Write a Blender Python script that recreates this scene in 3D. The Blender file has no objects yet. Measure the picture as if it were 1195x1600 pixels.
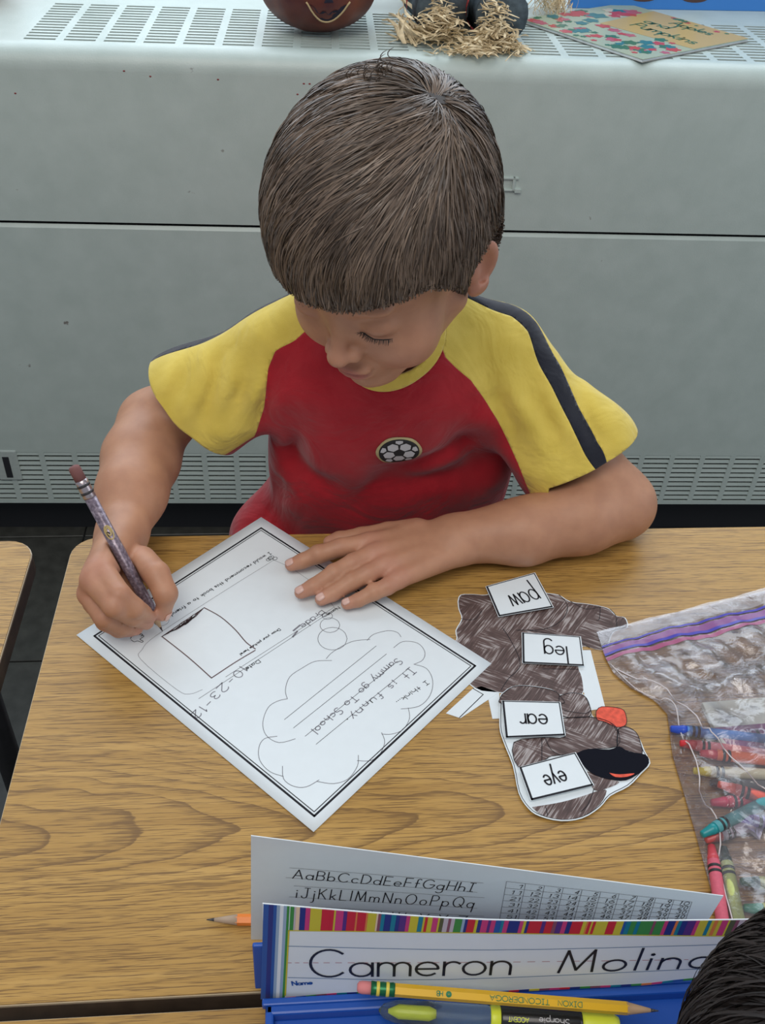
import bpy, bmesh, math, random
import numpy as np
from mathutils import Vector, Matrix
C = bpy.context.scene.collection
random.seed(4)
rng = np.random.default_rng(7)
PI = math.pi
# ---------------------------------------------------------------- camera, world, lights, exposure
cam_d = bpy.data.cameras.new('camera'); cam = bpy.data.objects.new('camera', cam_d); C.objects.link(cam)
RT = Vector((0.99664403, -0.07111619, 0.04053597)); UP = Vector((0.01417056, 0.63761559, 0.77022435)); FW = Vector((0.08062179, 0.76706509, -0.63648353))
m4 = Matrix((RT, UP, -FW)).transposed().to_4x4(); m4.translation = Vector((0, 0, 1.19773846)); cam.matrix_world = m4
cam_d.sensor_fit = 'VERTICAL'; cam_d.sensor_height = 24.0; cam_d.lens = 24.0*1517.6/1600; cam_d.clip_start = 0.02; cam_d.clip_end = 50
bpy.context.scene.camera = cam
S = bpy.context.scene
S.view_settings.view_transform = 'Standard'; S.view_settings.look = 'None'; S.view_settings.gamma = 1; S.view_settings.use_curve_mapping = False
S.view_settings.exposure = 0.0
w = bpy.data.worlds.new('room_light'); S.world = w; w.use_nodes = True
bgn = w.node_tree.nodes['Background']; bgn.inputs[0].default_value = (0.78, 0.86, 1.0, 1); bgn.inputs[1].default_value = 0.40
def area(name, loc, target, sx, sy, power, col):
    d = bpy.data.lights.new(name, 'AREA'); d.shape = 'RECTANGLE'; d.size = sx; d.size_y = sy; d.energy = power; d.color = col
    o = bpy.data.objects.new(name, d); C.objects.link(o); o.location = loc
    o.rotation_euler = (Vector(target)-Vector(loc)).to_track_quat('-Z', 'Y').to_euler(); return o
area('daylight_window', (0.1, 1.98, 1.65), (0.1, 0.6, 0.7), 2.8, 1.3, 36, (0.80, 0.90, 1.0))
area('daylight_side', (2.6, 0.2, 2.0), (0.1, 0.8, 0.6), 1.6, 1.4, 14, (0.95, 0.97, 1.0))
area('ceiling_lamp', (-0.3, -0.3, 2.6), (0, 0.6, 0.6), 1.2, 1.2, 22, (1.0, 0.93, 0.84))
# ---------------------------------------------------------------- helpers: objects
def tag(o, label=None, cat=None, group=None, kind=None):
    if label: o['label'] = label
    if cat: o['category'] = cat
    if group: o['group'] = group
    if kind: o['kind'] = kind
    return o
def thing(name, loc, label, cat, group=None, rz=0):
    o = bpy.data.objects.new(name, None); C.objects.link(o); o.location = loc; o.rotation_euler = (0, 0, rz); o.empty_display_size = .02
    return tag(o, label, cat, group)
def link(name, me, mat=None, parent=None, smooth=True, world=True):
    """mesh given in world coordinates; it is parented without moving"""
    o = bpy.data.objects.new(name, me); C.objects.link(o)
    if mat is not None and not me.materials: me.materials.append(mat)
    if smooth and len(me.polygons): me.polygons.foreach_set('use_smooth', [True]*len(me.polygons))
    if parent:
        o.parent = parent
        if world:
            pm = parent_world(parent); o.matrix_parent_inverse = pm.inverted()
    return o
def parent_world(p):
    m = p.matrix_basis.copy()
    if p.parent: m = parent_world(p.parent) @ p.matrix_parent_inverse @ m
    return m
def M_(verts, faces, name='m'):
    me = bpy.data.meshes.new(name); me.from_pydata([tuple(map(float, v)) for v in verts], [], [tuple(int(i) for i in f) for f in faces]); me.update(); return me
def np_mesh(V, F, name='m'):
    me = bpy.data.meshes.new(name); V = np.asarray(V, np.float32); F = np.asarray(F, np.int32); k = F.shape[1]
    me.vertices.add(len(V)); me.vertices.foreach_set('co', V.ravel())
    me.loops.add(F.size); me.loops.foreach_set('vertex_index', F.ravel())
    me.polygons.add(len(F)); me.polygons.foreach_set('loop_start', np.arange(len(F), dtype=np.int32)*k); me.polygons.foreach_set('loop_total', np.full(len(F), k, np.int32))
    me.update(calc_edges=True); me.validate(); return me
class MB:
    def __init__(s): s.v = []; s.f = []
    def add(s, v, f):
        n = len(s.v); s.v += [tuple(map(float, a)) for a in v]; s.f += [tuple(i+n for i in q) for q in f]; return s
    def box(s, lo, hi, mat=None):
        x0, y0, z0 = lo; x1, y1, z1 = hi
        v = [(x0,y0,z0),(x1,y0,z0),(x1,y1,z0),(x0,y1,z0),(x0,y0,z1),(x1,y0,z1),(x1,y1,z1),(x0,y1,z1)]
        if mat is not None: v = [mat @ Vector(a) for a in v]
        return s.add(v, [(3,2,1,0),(4,5,6,7),(0,1,5,4),(1,2,6,5),(2,3,7,6),(3,0,4,7)])
    def bbox(s, lo, hi, b, mat=None, seg=2):
        bm = bmesh.new(); bmesh.ops.create_cube(bm, size=1)
        for q in bm.verts: q.co = Vector([lo[i]+(q.co[i]+.5)*(hi[i]-lo[i]) for i in range(3)])
        bmesh.ops.bevel(bm, geom=bm.edges[:], offset=b, segments=seg, profile=.5, affect='EDGES')
        if mat is not None: bmesh.ops.transform(bm, matrix=mat, verts=bm.verts[:])
        bm.verts.index_update(); s.add([q.co for q in bm.verts], [[q.index for q in f.verts] for f in bm.faces]); bm.free(); return s
    def prism(s, pts, z0, z1, mat=None):
        """outline in xy extruded between z0 and z1"""
        a = sum(pts[i][0]*pts[(i+1) % len(pts)][1]-pts[(i+1) % len(pts)][0]*pts[i][1] for i in range(len(pts)))
        if a < 0: pts = pts[::-1]
        n = len(pts); v = [(p[0], p[1], z0) for p in pts]+[(p[0], p[1], z1) for p in pts]
        if mat is not None: v = [mat @ Vector(q) for q in v]
        return s.add(v, [tuple(range(n-1, -1, -1)), tuple(range(n, 2*n))]+[(i, (i+1) % n, n+(i+1) % n, n+i) for i in range(n)])
    def tube(s, pts, r, n=8, cap=True):
        pts = [Vector(p) for p in pts]; rr = r if hasattr(r, '__len__') else [r]*len(pts); V = []; F = []
        t0 = (pts[1]-pts[0]).normalized(); u = t0.orthogonal().normalized()
        for i, p in enumerate(pts):
            t = (pts[min(i+1, len(pts)-1)]-pts[max(i-1, 0)]).normalized(); u = (u-t*u.dot(t)).normalized(); w_ = t.cross(u)
            V += [p+(u*math.cos(2*PI*k/n)+w_*math.sin(2*PI*k/n))*rr[i] for k in range(n)]
        for i in range(len(pts)-1):
            F += [(i*n+k, i*n+(k+1) % n, (i+1)*n+(k+1) % n, (i+1)*n+k) for k in range(n)]
        if cap: F += [tuple(range(n-1, -1, -1)), tuple(range((len(pts)-1)*n, len(pts)*n))]
        return s.add(V, F)
    def lathe(s, prof, n=24, mat=None):
        """profile (r, z)"""
        V = []; F = []
        for r, z in prof: V += [Vector((r*math.cos(2*PI*k/n), r*math.sin(2*PI*k/n), z)) for k in range(n)]
        if mat is not None: V = [mat @ q for q in V]
        m = len(prof)
        for i in range(m-1): F += [(i*n+k, i*n+(k+1) % n, (i+1)*n+(k+1) % n, (i+1)*n+k) for k in range(n)]
        F += [tuple(range(n-1, -1, -1)), tuple(range((m-1)*n, m*n))]
        return s.add(V, F)
    def mesh(s, name='m'): return M_(s.v, s.f, name)
    def build(s, name, mat, parent=None, smooth=False): return link(name, s.mesh(name), mat, parent, smooth)
def frame(o, x, y, z=None):
    x = Vector(x).normalized(); y = Vector(y); y = (y-x*y.dot(x)).normalized(); z = x.cross(y)
    m = Matrix((x, y, z)).transposed().to_4x4(); m.translation = Vector(o); return m
def autosmooth(o, ang=0.6):
    me = o.data; me.polygons.foreach_set('use_smooth', [True]*len(me.polygons)); me.set_sharp_from_angle(angle=ang); return o
# ---------------------------------------------------------------- helpers: materials
MATS = {}
def nodes(name):
    m = bpy.data.materials.new(name); m.use_nodes = True; nt = m.node_tree; MATS[name] = m
    return m, nt, nt.nodes['Principled BSDF']
def N(nt, t, **k):
    n = nt.nodes.new(t)
    for a, b in k.items():
        if a.startswith('i_'):
            key = a[2:]; key = int(key) if key.isdigit() else key.replace('_', ' ')
            n.inputs[key].default_value = b
        else: setattr(n, a, b)
    return n
def ramp(nt, stops, fac, interp='LINEAR'):
    r = nt.nodes.new('ShaderNodeValToRGB'); r.color_ramp.interpolation = interp
    e = r.color_ramp.elements
    while len(e) < len(stops): e.new(.5)
    for q, (p, c) in zip(e, stops): q.position = p; q.color = (*c, 1) if len(c) == 3 else c
    nt.links.new(fac, r.inputs[0]); return r
def coords(nt, scale=(1,1,1), kind='Object', rot=(0,0,0)):
    tc = nt.nodes.new('ShaderNodeTexCoord'); mp = nt.nodes.new('ShaderNodeMapping'); mp.inputs['Scale'].default_value = scale; mp.inputs['Rotation'].default_value = rot
    nt.links.new(tc.outputs[kind], mp.inputs['Vector']); return mp.outputs[0]
def srgb(r, g, b): return tuple(((c/255+.055)/1.055)**2.4 if c/255 > .04045 else c/255/12.92 for c in (r, g, b))
def plain(name, col, rough=.5, spec=.5, noise=0.0, nscale=200, bump=0.0, **k):
    m, nt, p = nodes(name); p.inputs['Roughness'].default_value = rough; p.inputs['Specular IOR Level'].default_value = spec
    c = (*col, 1); p.inputs['Base Color'].default_value = c
    for a, b in k.items(): p.inputs[a.replace('_', ' ')].default_value = b
    if noise or bump:
        v = coords(nt); n = N(nt, 'ShaderNodeTexNoise', i_Scale=nscale, i_Detail=4.0); nt.links.new(v, n.inputs['Vector'])
        if noise:
            r = ramp(nt, [(.25, tuple(x*(1-noise) for x in col)), (.75, tuple(min(1, x*(1+noise)) for x in col))], n.outputs[0]); nt.links.new(r.outputs[0], p.inputs['Base Color'])
        if bump:
            b = N(nt, 'ShaderNodeBump', i_Strength=bump, i_Distance=.001); nt.links.new(n.outputs[0], b.inputs['Height']); nt.links.new(b.outputs[0], p.inputs['Normal'])
    return m
# ---------------------------------------------------------------- helpers: implicit surfaces
def seg(P, a, b, ra, rb):
    a = np.asarray(a, float); b = np.asarray(b, float); ab = b-a; t = np.clip(((P-a)@ab)/(ab@ab), 0, 1)
    return np.linalg.norm(P-a-t[:, None]*ab, axis=1)-(ra+(rb-ra)*t)
def chain(P, pts, rr, k=.004):
    d = None
    for i in range(len(pts)-1):
        e = seg(P, pts[i], pts[i+1], rr[i], rr[i+1]); d = e if d is None else smin(d, e, k)
    return d
def ell(P, c, r, R=None):
    q = P-np.asarray(c, float)
    if R is not None: q = q@R
    r = np.asarray(r, float); k0 = np.linalg.norm(q/r, axis=1); k1 = np.linalg.norm(q/(r*r), axis=1)
    return k0*(k0-1)/np.maximum(k1, 1e-9)
def smin(a, b, k):
    h = np.clip(.5+.5*(b-a)/k, 0, 1); return b*(1-h)+a*h-k*h*(1-h)
def smax(a, b, k): return -smin(-a, -b, k)
def surface(f, lo, hi, h, B=8):
    lo = np.asarray(lo, float); nb = np.ceil((np.asarray(hi)-lo)/(h*B)).astype(int)
    I = np.stack(np.meshgrid(*[np.arange(n) for n in nb], indexing='ij'), -1).reshape(-1, 3)
    cen = lo+(I+.5)*h*B; d = f(cen); I = I[np.abs(d) < h*B*.87*1.25+.004]
    g = np.arange(B+1); G = np.stack(np.meshgrid(g, g, g, indexing='ij'), -1)
    V = np.empty((len(I), B+1, B+1, B+1)); step = 1500
    for s in range(0, len(I), step):
        P = lo+((I[s:s+step, None, None, None, :]*B)+G[None])*h
        V[s:s+step] = f(P.reshape(-1, 3)).reshape(P.shape[:-1])
    dims = nb*B+1
    def gid(ijk): return (ijk[..., 0]*dims[1]+ijk[..., 1])*dims[2]+ijk[..., 2]
    base = I*B; sgn = V < 0
    cnt = np.zeros((len(I), B, B, B), int)
    for dx in (0, 1):
        for dy in (0, 1):
            for dz in (0, 1): cnt += sgn[:, dx:B+dx, dy:B+dy, dz:B+dz]
    n_, x_, y_, z_ = np.nonzero((cnt > 0) & (cnt < 8))
    ids = gid(base[n_]+np.stack([x_, y_, z_], -1)); acc = np.zeros((len(n_), 3)); num = np.zeros(len(n_))
    cor = [(0,0,0),(1,0,0),(0,1,0),(1,1,0),(0,0,1),(1,0,1),(0,1,1),(1,1,1)]
    for a in range(8):
        for ax in range(3):
            if cor[a][ax]: continue
            b = list(cor[a]); b[ax] = 1
            va = V[n_, x_+cor[a][0], y_+cor[a][1], z_+cor[a][2]]; vb = V[n_, x_+b[0], y_+b[1], z_+b[2]]
            m = (va < 0) != (vb < 0); t = np.where(m, va/np.where(m, va-vb, 1), 0)
            pos = np.array(cor[a], float)[None].repeat(len(n_), 0); pos[:, ax] += t; acc[m] += pos[m]; num[m] += 1
    verts = lo+(base[n_]+np.stack([x_, y_, z_], -1)+acc/num[:, None])*h
    o = np.argsort(ids); sid = ids[o]
    def look(q):
        j = np.searchsorted(sid, q); j = np.minimum(j, len(sid)-1); return np.where(sid[j] == q, o[j], -1)
    F = []
    for ax in range(3):
        u, v = [(1, 2), (2, 0), (0, 1)][ax]
        A = sgn[:, :B, :B, :B]; sl = [slice(0, B)]*3; sl[ax] = slice(1, B+1); Bv = sgn[:, sl[0], sl[1], sl[2]]
        n2, x2, y2, z2 = np.nonzero(A != Bv); p = base[n2]+np.stack([x2, y2, z2], -1)
        du = np.zeros(3, int); du[u] = 1; dv = np.zeros(3, int); dv[v] = 1
        q = np.stack([look(gid(p)), look(gid(p-du)), look(gid(p-du-dv)), look(gid(p-dv))], -1)
        flip = ~A[n2, x2, y2, z2]; q[flip] = q[flip][:, ::-1]; F.append(q[(q >= 0).all(1)])
    return verts, np.concatenate(F)
def tri(F): return np.concatenate([F[:, [0, 1, 2]], F[:, [0, 2, 3]]]) if F.shape[1] == 4 else F
def clip(V, F, g):
    """split a triangle mesh by the scalar field g at its vertices: (V, faces where g > 0, faces where g < 0)"""
    g = np.where(np.abs(g) < 1e-9, 1e-9, g); V = list(map(tuple, V)); s = g > 0; ns = s[F].sum(1)
    pos = [F[ns == 3]]; neg = [F[ns == 0]]; ep = {}
    def cut(a, b):
        k = (a, b) if a < b else (b, a)
        if k not in ep:
            t = g[a]/(g[a]-g[b]); pa, pb = V[a], V[b]; V.append(tuple(pa[i]+(pb[i]-pa[i])*t for i in range(3))); ep[k] = len(V)-1
        return ep[k]
    P = []; Q = []
    for f in F[(ns == 1) | (ns == 2)].tolist():
        one = [i for i in range(3) if s[f[i]] == (sum(s[f]) == 1)][0]; a, b, c = f[one], f[(one+1) % 3], f[(one+2) % 3]
        ab, ac = cut(a, b), cut(a, c); T1 = [(a, ab, ac)]; T2 = [(ab, b, c), (ab, c, ac)]
        if s[a]: P += T1; Q += T2
        else: Q += T1; P += T2
    if P: pos.append(np.array(P)); neg.append(np.array(Q))
    return np.array(V), np.concatenate(pos), np.concatenate(neg)
def compact(V, F):
    u, inv = np.unique(F, return_inverse=True); return V[u], inv.reshape(F.shape)
def sdf_part(name, V, F, mat, parent, solid=0):
    V, F = compact(V, F); me = np_mesh(V, F, name); o = link(name, me, mat, parent, True)
    if solid:
        md = o.modifiers.new('cloth', 'SOLIDIFY'); md.thickness = solid; md.offset = -1
    return o
def fold(P, amps):
    d = np.zeros(len(P))
    for k, a, ph in amps: d += a*np.sin(P@np.asarray(k, float)+ph)
    return d
# ---------------------------------------------------------------- materials
paint = plain('cabinet_paint', (.44, .505, .475), .42, .5, .05, 260, .12)
m, nt, p = nodes('cabinet_paint_worn'); v = coords(nt)
n1 = N(nt, 'ShaderNodeTexNoise', i_Scale=30.0, i_Detail=6.0); n2 = N(nt, 'ShaderNodeTexNoise', i_Scale=420.0, i_Detail=2.0)
nt.links.new(v, n1.inputs['Vector']); nt.links.new(v, n2.inputs['Vector'])
r1 = ramp(nt, [(.3, (.46, .545, .505)), (.7, (.51, .595, .555))], n1.outputs[0]); r2 = ramp(nt, [(.74, (0, 0, 0)), (.77, (1, 1, 1))], n1.outputs[0])
mx = N(nt, 'ShaderNodeMixRGB', i_Color2=(.2, .19, .17, 1)); nt.links.new(r2.outputs[0], mx.inputs[0]); nt.links.new(r1.outputs[0], mx.inputs[1]); nt.links.new(mx.outputs[0], p.inputs['Base Color'])
b = N(nt, 'ShaderNodeBump', i_Strength=.25, i_Distance=.0006); nt.links.new(n2.outputs[0], b.inputs['Height']); nt.links.new(b.outputs[0], p.inputs['Normal']); p.inputs['Roughness'].default_value = .4
worn = m
dark_void = plain('vent_shade', (.02, .022, .024), .9)
black_vinyl = plain('black_vinyl', (.018, .02, .024), .55)
tile_m = plain('dark_tile', (.050, .052, .046), .45, .5, .35, 40)
wall_m = plain('wall_paint', (.55, .55, .50), .8, .3, .04, 60)
white_frame = plain('white_frame', (.7, .72, .72), .4)
metal_dark = plain('dark_metal', (.04, .038, .037), .45, .5, .2, 90)
def wood(name, tone=1.0, seed=0.0, yc=.395):
    m, nt, p = nodes(name); v = coords(nt, (1, 1, 1))
    off = N(nt, 'ShaderNodeVectorMath', operation='ADD'); off.inputs[1].default_value = (seed, seed*1.7, 0); nt.links.new(v, off.inputs[0]); v = off.outputs[0]
    def mapped(sc, src=None):
        q = nt.nodes.new('ShaderNodeMapping'); q.inputs['Scale'].default_value = sc; nt.links.new(src or v, q.inputs['Vector']); return q.outputs[0]
    def mt(op, a, b=None, c=None):
        n = nt.nodes.new('ShaderNodeMath'); n.operation = op
        for i, x in enumerate((a, b, c)):
            if x is None: continue
            if isinstance(x, (int, float)): n.inputs[i].default_value = x
            else: nt.links.new(x, n.inputs[i])
        return n.outputs[0]
    # plain-sawn figure: growth rings as nested parabolas about a centre line, wavering with a slow noise
    wv = N(nt, 'ShaderNodeTexNoise', i_Scale=1.0, i_Detail=3.0, i_Roughness=.5); nt.links.new(mapped((4.5, 9, 1)), wv.inputs['Vector'])
    fine = N(nt, 'ShaderNodeTexNoise', i_Scale=1.0, i_Detail=2.0); nt.links.new(mapped((30, 60, 1)), fine.inputs['Vector'])
    sx = N(nt, 'ShaderNodeSeparateXYZ'); nt.links.new(v, sx.inputs[0])
    yy = mt('ADD', mt('SUBTRACT', sx.outputs[1], yc+seed*1.7), mt('MULTIPLY', mt('SUBTRACT', wv.outputs[0], .5), .060))
    ph = mt('DIVIDE', mt('ADD', mt('ADD', sx.outputs[0], mt('MULTIPLY', mt('MULTIPLY', yy, yy), 95.0)), mt('MULTIPLY', fine.outputs[0], .022)), .062)
    ph = mt('ADD', ph, mt('MULTIPLY', wv.outputs[0], 1.6))
    fr = mt('FRACT', ph)
    ringr = ramp(nt, [(0, (0, 0, 0)), (.55, (.05, .05, .05)), (.88, (.45, .45, .45)), (.97, (1, 1, 1)), (1, (0, 0, 0))], fr)
    ringf = mt('MULTIPLY', ringr.outputs[0], mt('MAXIMUM', mt('SUBTRACT', 1.0, mt('MULTIPLY', mt('ABSOLUTE', yy), 7.0)), .22))
    # open pores: short dark dashes along the grain, denser on the rings
    po = N(nt, 'ShaderNodeTexNoise', i_Scale=1.0, i_Detail=2.0, i_Roughness=.6); nt.links.new(mapped((46, 1650, 1)), po.inputs['Vector'])
    po2 = N(nt, 'ShaderNodeTexNoise', i_Scale=1.0, i_Detail=2.0, i_Roughness=.5); nt.links.new(mapped((22, 900, 1)), po2.inputs['Vector'])
    pp = mt('ADD', mt('ADD', mt('MULTIPLY', po.outputs[0], .62), mt('MULTIPLY', po2.outputs[0], .38)), mt('MULTIPLY', ringf, .16))
    por = ramp(nt, [(.51, (0, 0, 0)), (.60, (1, 1, 1))], pp)
    st = N(nt, 'ShaderNodeTexNoise', i_Scale=1.0, i_Detail=4.0, i_Roughness=.55); nt.links.new(mapped((5, 110, 1)), st.inputs['Vector'])
    t = tone
    base = ramp(nt, [(.3, (.40*t, .226*t, .058*t)), (.5, (.47*t, .274*t, .072*t)), (.72, (.54*t, .326*t, .096*t))], st.outputs[0])
    cx_ = N(nt, 'ShaderNodeMixRGB', i_Color2=(.15*t, .078*t, .026*t, 1)); nt.links.new(mt('MULTIPLY', por.outputs[0], .78), cx_.inputs[0]); nt.links.new(base.outputs[0], cx_.inputs[1])
    c2 = N(nt, 'ShaderNodeMixRGB', i_Color2=(.17*t, .088*t, .028*t, 1)); nt.links.new(mt('MULTIPLY', ringf, .42), c2.inputs[0]); nt.links.new(cx_.outputs[0], c2.inputs[1])
    nt.links.new(c2.outputs[0], p.inputs['Base Color']); p.inputs['Roughness'].default_value = .40; p.inputs['Specular IOR Level'].default_value = .38
    b = N(nt, 'ShaderNodeBump', i_Strength=.25, i_Distance=.0003); nt.links.new(po.outputs[0], b.inputs['Height']); nt.links.new(b.outputs[0], p.inputs['Normal']); return m
wood_a = wood('oak_laminate', .96, 0.3); wood_b = wood('oak_laminate_neighbour', 1.02, 4.1, .55); wood_c = wood('oak_laminate_front', .92, 7.7, .12)
edge_m = plain('brown_edge_band', (.105, .07, .045), .4, .5, .3, 60)
rim_m = plain('pale_edge_line', (.55, .45, .30), .4)
paper_m = plain('white_paper', (.76, .83, .86), .75, .25, .015, 90, .05)
ink = plain('black_ink', (.015, .015, .02), .6, .2)
pencil_ink = plain('pencil_grey', (.17, .17, .19), .6, .2)
# ---------------------------------------------------------------- setting
fl = tag(MB().box((-1.6, -.9, -.06), (2.2, 2.0, -.004)).build('floor', black_vinyl), kind='structure')
tm = MB().bbox((-.1505, -.1505, -.006), (.1505, .1505, 0), .0012, seg=1).mesh('tile')
for i in range(-4, 6):
    for j in range(-1, 6):
        o = link('tile', tm, tile_m if not tm.materials else None, fl, False); o.location = (i*.3035+.05, j*.3035+.02, 0)
wb = MB(); YB = 1.92
wb.box((-1.6, YB, 0), (2.2, YB+.12, .90)); wb.box((-1.6, YB, 2.42), (2.2, YB+.12, 2.75)); wb.box((-1.6, YB, .9), (-1.35, YB+.12, 2.42)); wb.box((1.55, YB, .9), (2.2, YB+.12, 2.42))
tag(wb.build('wall_back', wall_m), kind='structure')
wn = MB()
for x in (-1.35, -.4, .55, 1.5): wn.box((x, YB+.02, .95), (x+.05, YB+.09, 2.37))
wn.box((-1.35, YB+.02, .9), (1.55, YB+.09, .95)); wn.box((-1.35, YB+.02, 2.37), (1.55, YB+.09, 2.42))
wno = tag(wn.build('window_1', white_frame), kind='structure')
m, nt, p = nodes('window_glass'); nt.nodes.remove(p); ta = N(nt, 'ShaderNodeBsdfTransparent'); ga = N(nt, 'ShaderNodeBsdfGlossy', i_Roughness=.02); mg = N(nt, 'ShaderNodeMixShader'); mg.inputs[0].default_value = .06
nt.links.new(ta.outputs[0], mg.inputs[1]); nt.links.new(ga.outputs[0], mg.inputs[2]); nt.links.new(mg.outputs[0], nt.nodes['Material Output'].inputs[0])
for x in (-1.30, -.35, .60): MB().box((x, YB+.03, .95), (x+.90, YB+.034, 2.37)).build('pane', m, wno)
# ---------------------------------------------------------------- heating cabinet
cab = thing('heating_cabinet', (.1, 1.350, 0), 'long grey-green metal heating cabinet with slotted vents under the window', 'heater')
X0, X1 = -1.05, 1.75; YF = 1.350; ZC = .848; R_ = .028
prof = [(YF, .616)]+[(YF+R_-R_*math.cos(a), ZC-R_+R_*math.sin(a)) for a in np.linspace(0, PI/2, 9)]
def strip(profile, th):
    """sheet running along x with the given (y, z) profile, thickness th"""
    mb = MB(); n = len(profile); V = []
    for x in (X0, X1):
        V += [(x, y, z) for y, z in profile]
    back = []
    for i, (y, z) in enumerate(profile):
        a = profile[max(i-1, 0)]; c = profile[min(i+1, n-1)]; ty, tz = c[0]-a[0], c[1]-a[1]; l = math.hypot(ty, tz); back.append((y+tz/l*th, z-ty/l*th))
    for x in (X0, X1): V += [(x, y, z) for y, z in back]
    F = [(i, n+i, n+i+1, i+1) for i in range(n-1)]+[(2*n+i, 2*n+i+1, 3*n+i+1, 3*n+i) for i in range(n-1)]
    F += [(i, i+1, 2*n+i+1, 2*n+i) for i in range(n-1)]+[(n+i, 3*n+i, 3*n+i+1, n+i+1) for i in range(n-1)]+[(0, 2*n, 3*n, n), (n-1, 2*n-1, 4*n-1, 3*n-1)]
    return mb.add(V, F)
YG0, YG1, YBK = 1.380, 1.596, 1.86
autosmooth(strip(prof+[(YG0, ZC)], .003).build('upper_panel', worn, cab), .5)
lp = [(YF, .214), (YF, .606), (YF+.004, .611)]
strip(lp, .003).build('lower_panel', worn, cab)
MB().box((X0, YG1, ZC-.003), (X1, YBK, ZC)).build('top_panel', worn, cab)
MB().box((X0, YF+.012, .09), (X1, YBK, ZC-.02)).build('cabinet_body', dark_void, cab)  # near-black block; the shade behind the vent slots is in its colour
MB().box((X0, YF+.05, 0), (X1, YBK, .095)).build('toe_kick', black_vinyl, cab)
for s_, x in (('end', X0-.012), ('end', X1)): MB().bbox((x, YF, .03), (x+.012, YBK, ZC), .004).build('end_panel', worn, cab)
# vent grilles: one part for each slotted bank, sharing meshes
def grille_top():
    mb = MB(); W_ = .0515; n = 14; z0, z1 = ZC-.003, ZC
    mb.box((0, YG0+.006, z0), (.0105, YG1-.004, z1)); mb.box((0, YG0, z0), (W_, YG0+.006, z1)); mb.box((0, YG1-.004, z0), (W_, YG1, z1))
    pitch = (YG1-YG0-.010)/n
    for k in range(n):
        y = YG0+.006+pitch*k; a = .0045
        mb.add([(.0105, y+pitch*.50, z1), (W_, y+pitch*.50, z1), (W_, y+pitch, z1), (.0105, y+pitch, z1), (.0105, y+pitch*.50, z1-.0025), (W_, y+pitch*.50, z1-.0025), (W_, y+pitch, z1-.0025), (.0105, y+pitch, z1-.0025)],
               [(0,1,2,3), (4,7,6,5), (0,4,5,1), (2,6,7,3)])
    return mb.mesh('grille')
def grille_low():
    mb = MB(); W_ = .0545; n = 10; z0, z1 = .098, .214
    mb.box((0, YF, z0+.008), (.009, YF+.003, z1-.006)); mb.box((0, YF, z0), (W_, YF+.003, z0+.008)); mb.box((0, YF, z1-.006), (W_, YF+.003, z1))
    pitch = (z1-z0-.014)/n
    for k in range(n):
        z = z0+.008+pitch*k
        mb.add([(.009, YF, z+pitch*.42), (W_, YF, z+pitch*.42), (W_, YF+.001, z+pitch), (.009, YF+.001, z+pitch), (.009, YF+.003, z+pitch*.42), (W_, YF+.003, z+pitch*.42), (W_, YF+.003, z+pitch), (.009, YF+.003, z+pitch)],
               [(0,1,2,3), (4,7,6,5), (0,4,5,1), (2,6,7,3)])
    return mb.mesh('grille')
gt = grille_top(); gt.materials.append(worn); gl = grille_low(); gl.materials.append(worn)
vent_slots = plain('vent_dark', (.05, .055, .055), .8)
x = -.3675
MB().box((X0, YG0, ZC-.003), (x, YG1, ZC)).build('top_panel', worn, cab)
k = 0
while x < X1-.06:
    link('top_grille', gt, None, cab, False).location = (x, 0, 0); x += .0515
MB().box((x, YG0, ZC-.003), (X1, YG1, ZC)).build('top_panel', worn, cab)
x = -1.045-.0005
while x < X1-.06:
    link('front_grille', gl, None, cab, False).location = (x, 0, 0); x += .0545
MB().box((x, YF, .098), (X1, YF+.003, .214)).build('front_panel', worn, cab)
# pull slot plate in the lower vent, and the small catch on the upper panel
mb = MB(); mb.bbox((-.520, YF-.0025, .150), (-.482, YF+.002, .212), .002)
o = mb.build('pull_plate', paint, cab); MB().bbox((-.507, YF-.0032, .156), (-.496, YF-.0015, .200), .0008).build('pull_slot', black_vinyl, o)
mb = MB()
for z in (.6765, .6935): mb.bbox((.258, YF-.003, z-.0015), (.310, YF+.001, z+.0015), .0007)
for xx in (.258, .302): mb.bbox((xx, YF-.003, .675), (xx+.004, YF+.001, .695), .0007)
mb.bbox((.306, YF-.004, .673), (.315, YF+.001, .679), .0007)
mb.build('label_holder', worn, cab)
speck_m = plain('red_speck', (.25, .04, .04), .6)
cm = MB().add([(.0017*math.cos(a), 0, .0012*math.sin(a)) for a in np.linspace(0, 2*PI, 7)[:-1]]+[(0, -.0006, 0)], [(0, 1, 6), (1, 2, 6), (2, 3, 6), (3, 4, 6), (4, 5, 6), (5, 0, 6)]).mesh('paint_chip')
for sx, sy in [(188, 109), (227, 117), (330, 119), (462, 122), (471, 122), (452, 141), (18, 153)]:
    link('paint_chip', cm, speck_m if not cm.materials else None, cab, False).location = (-.225+(sx-188)*.00085, YF-.0001, .822-(sy-109)*.00072)
cab.rotation_euler.z = math.radians(-1.4)
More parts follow.
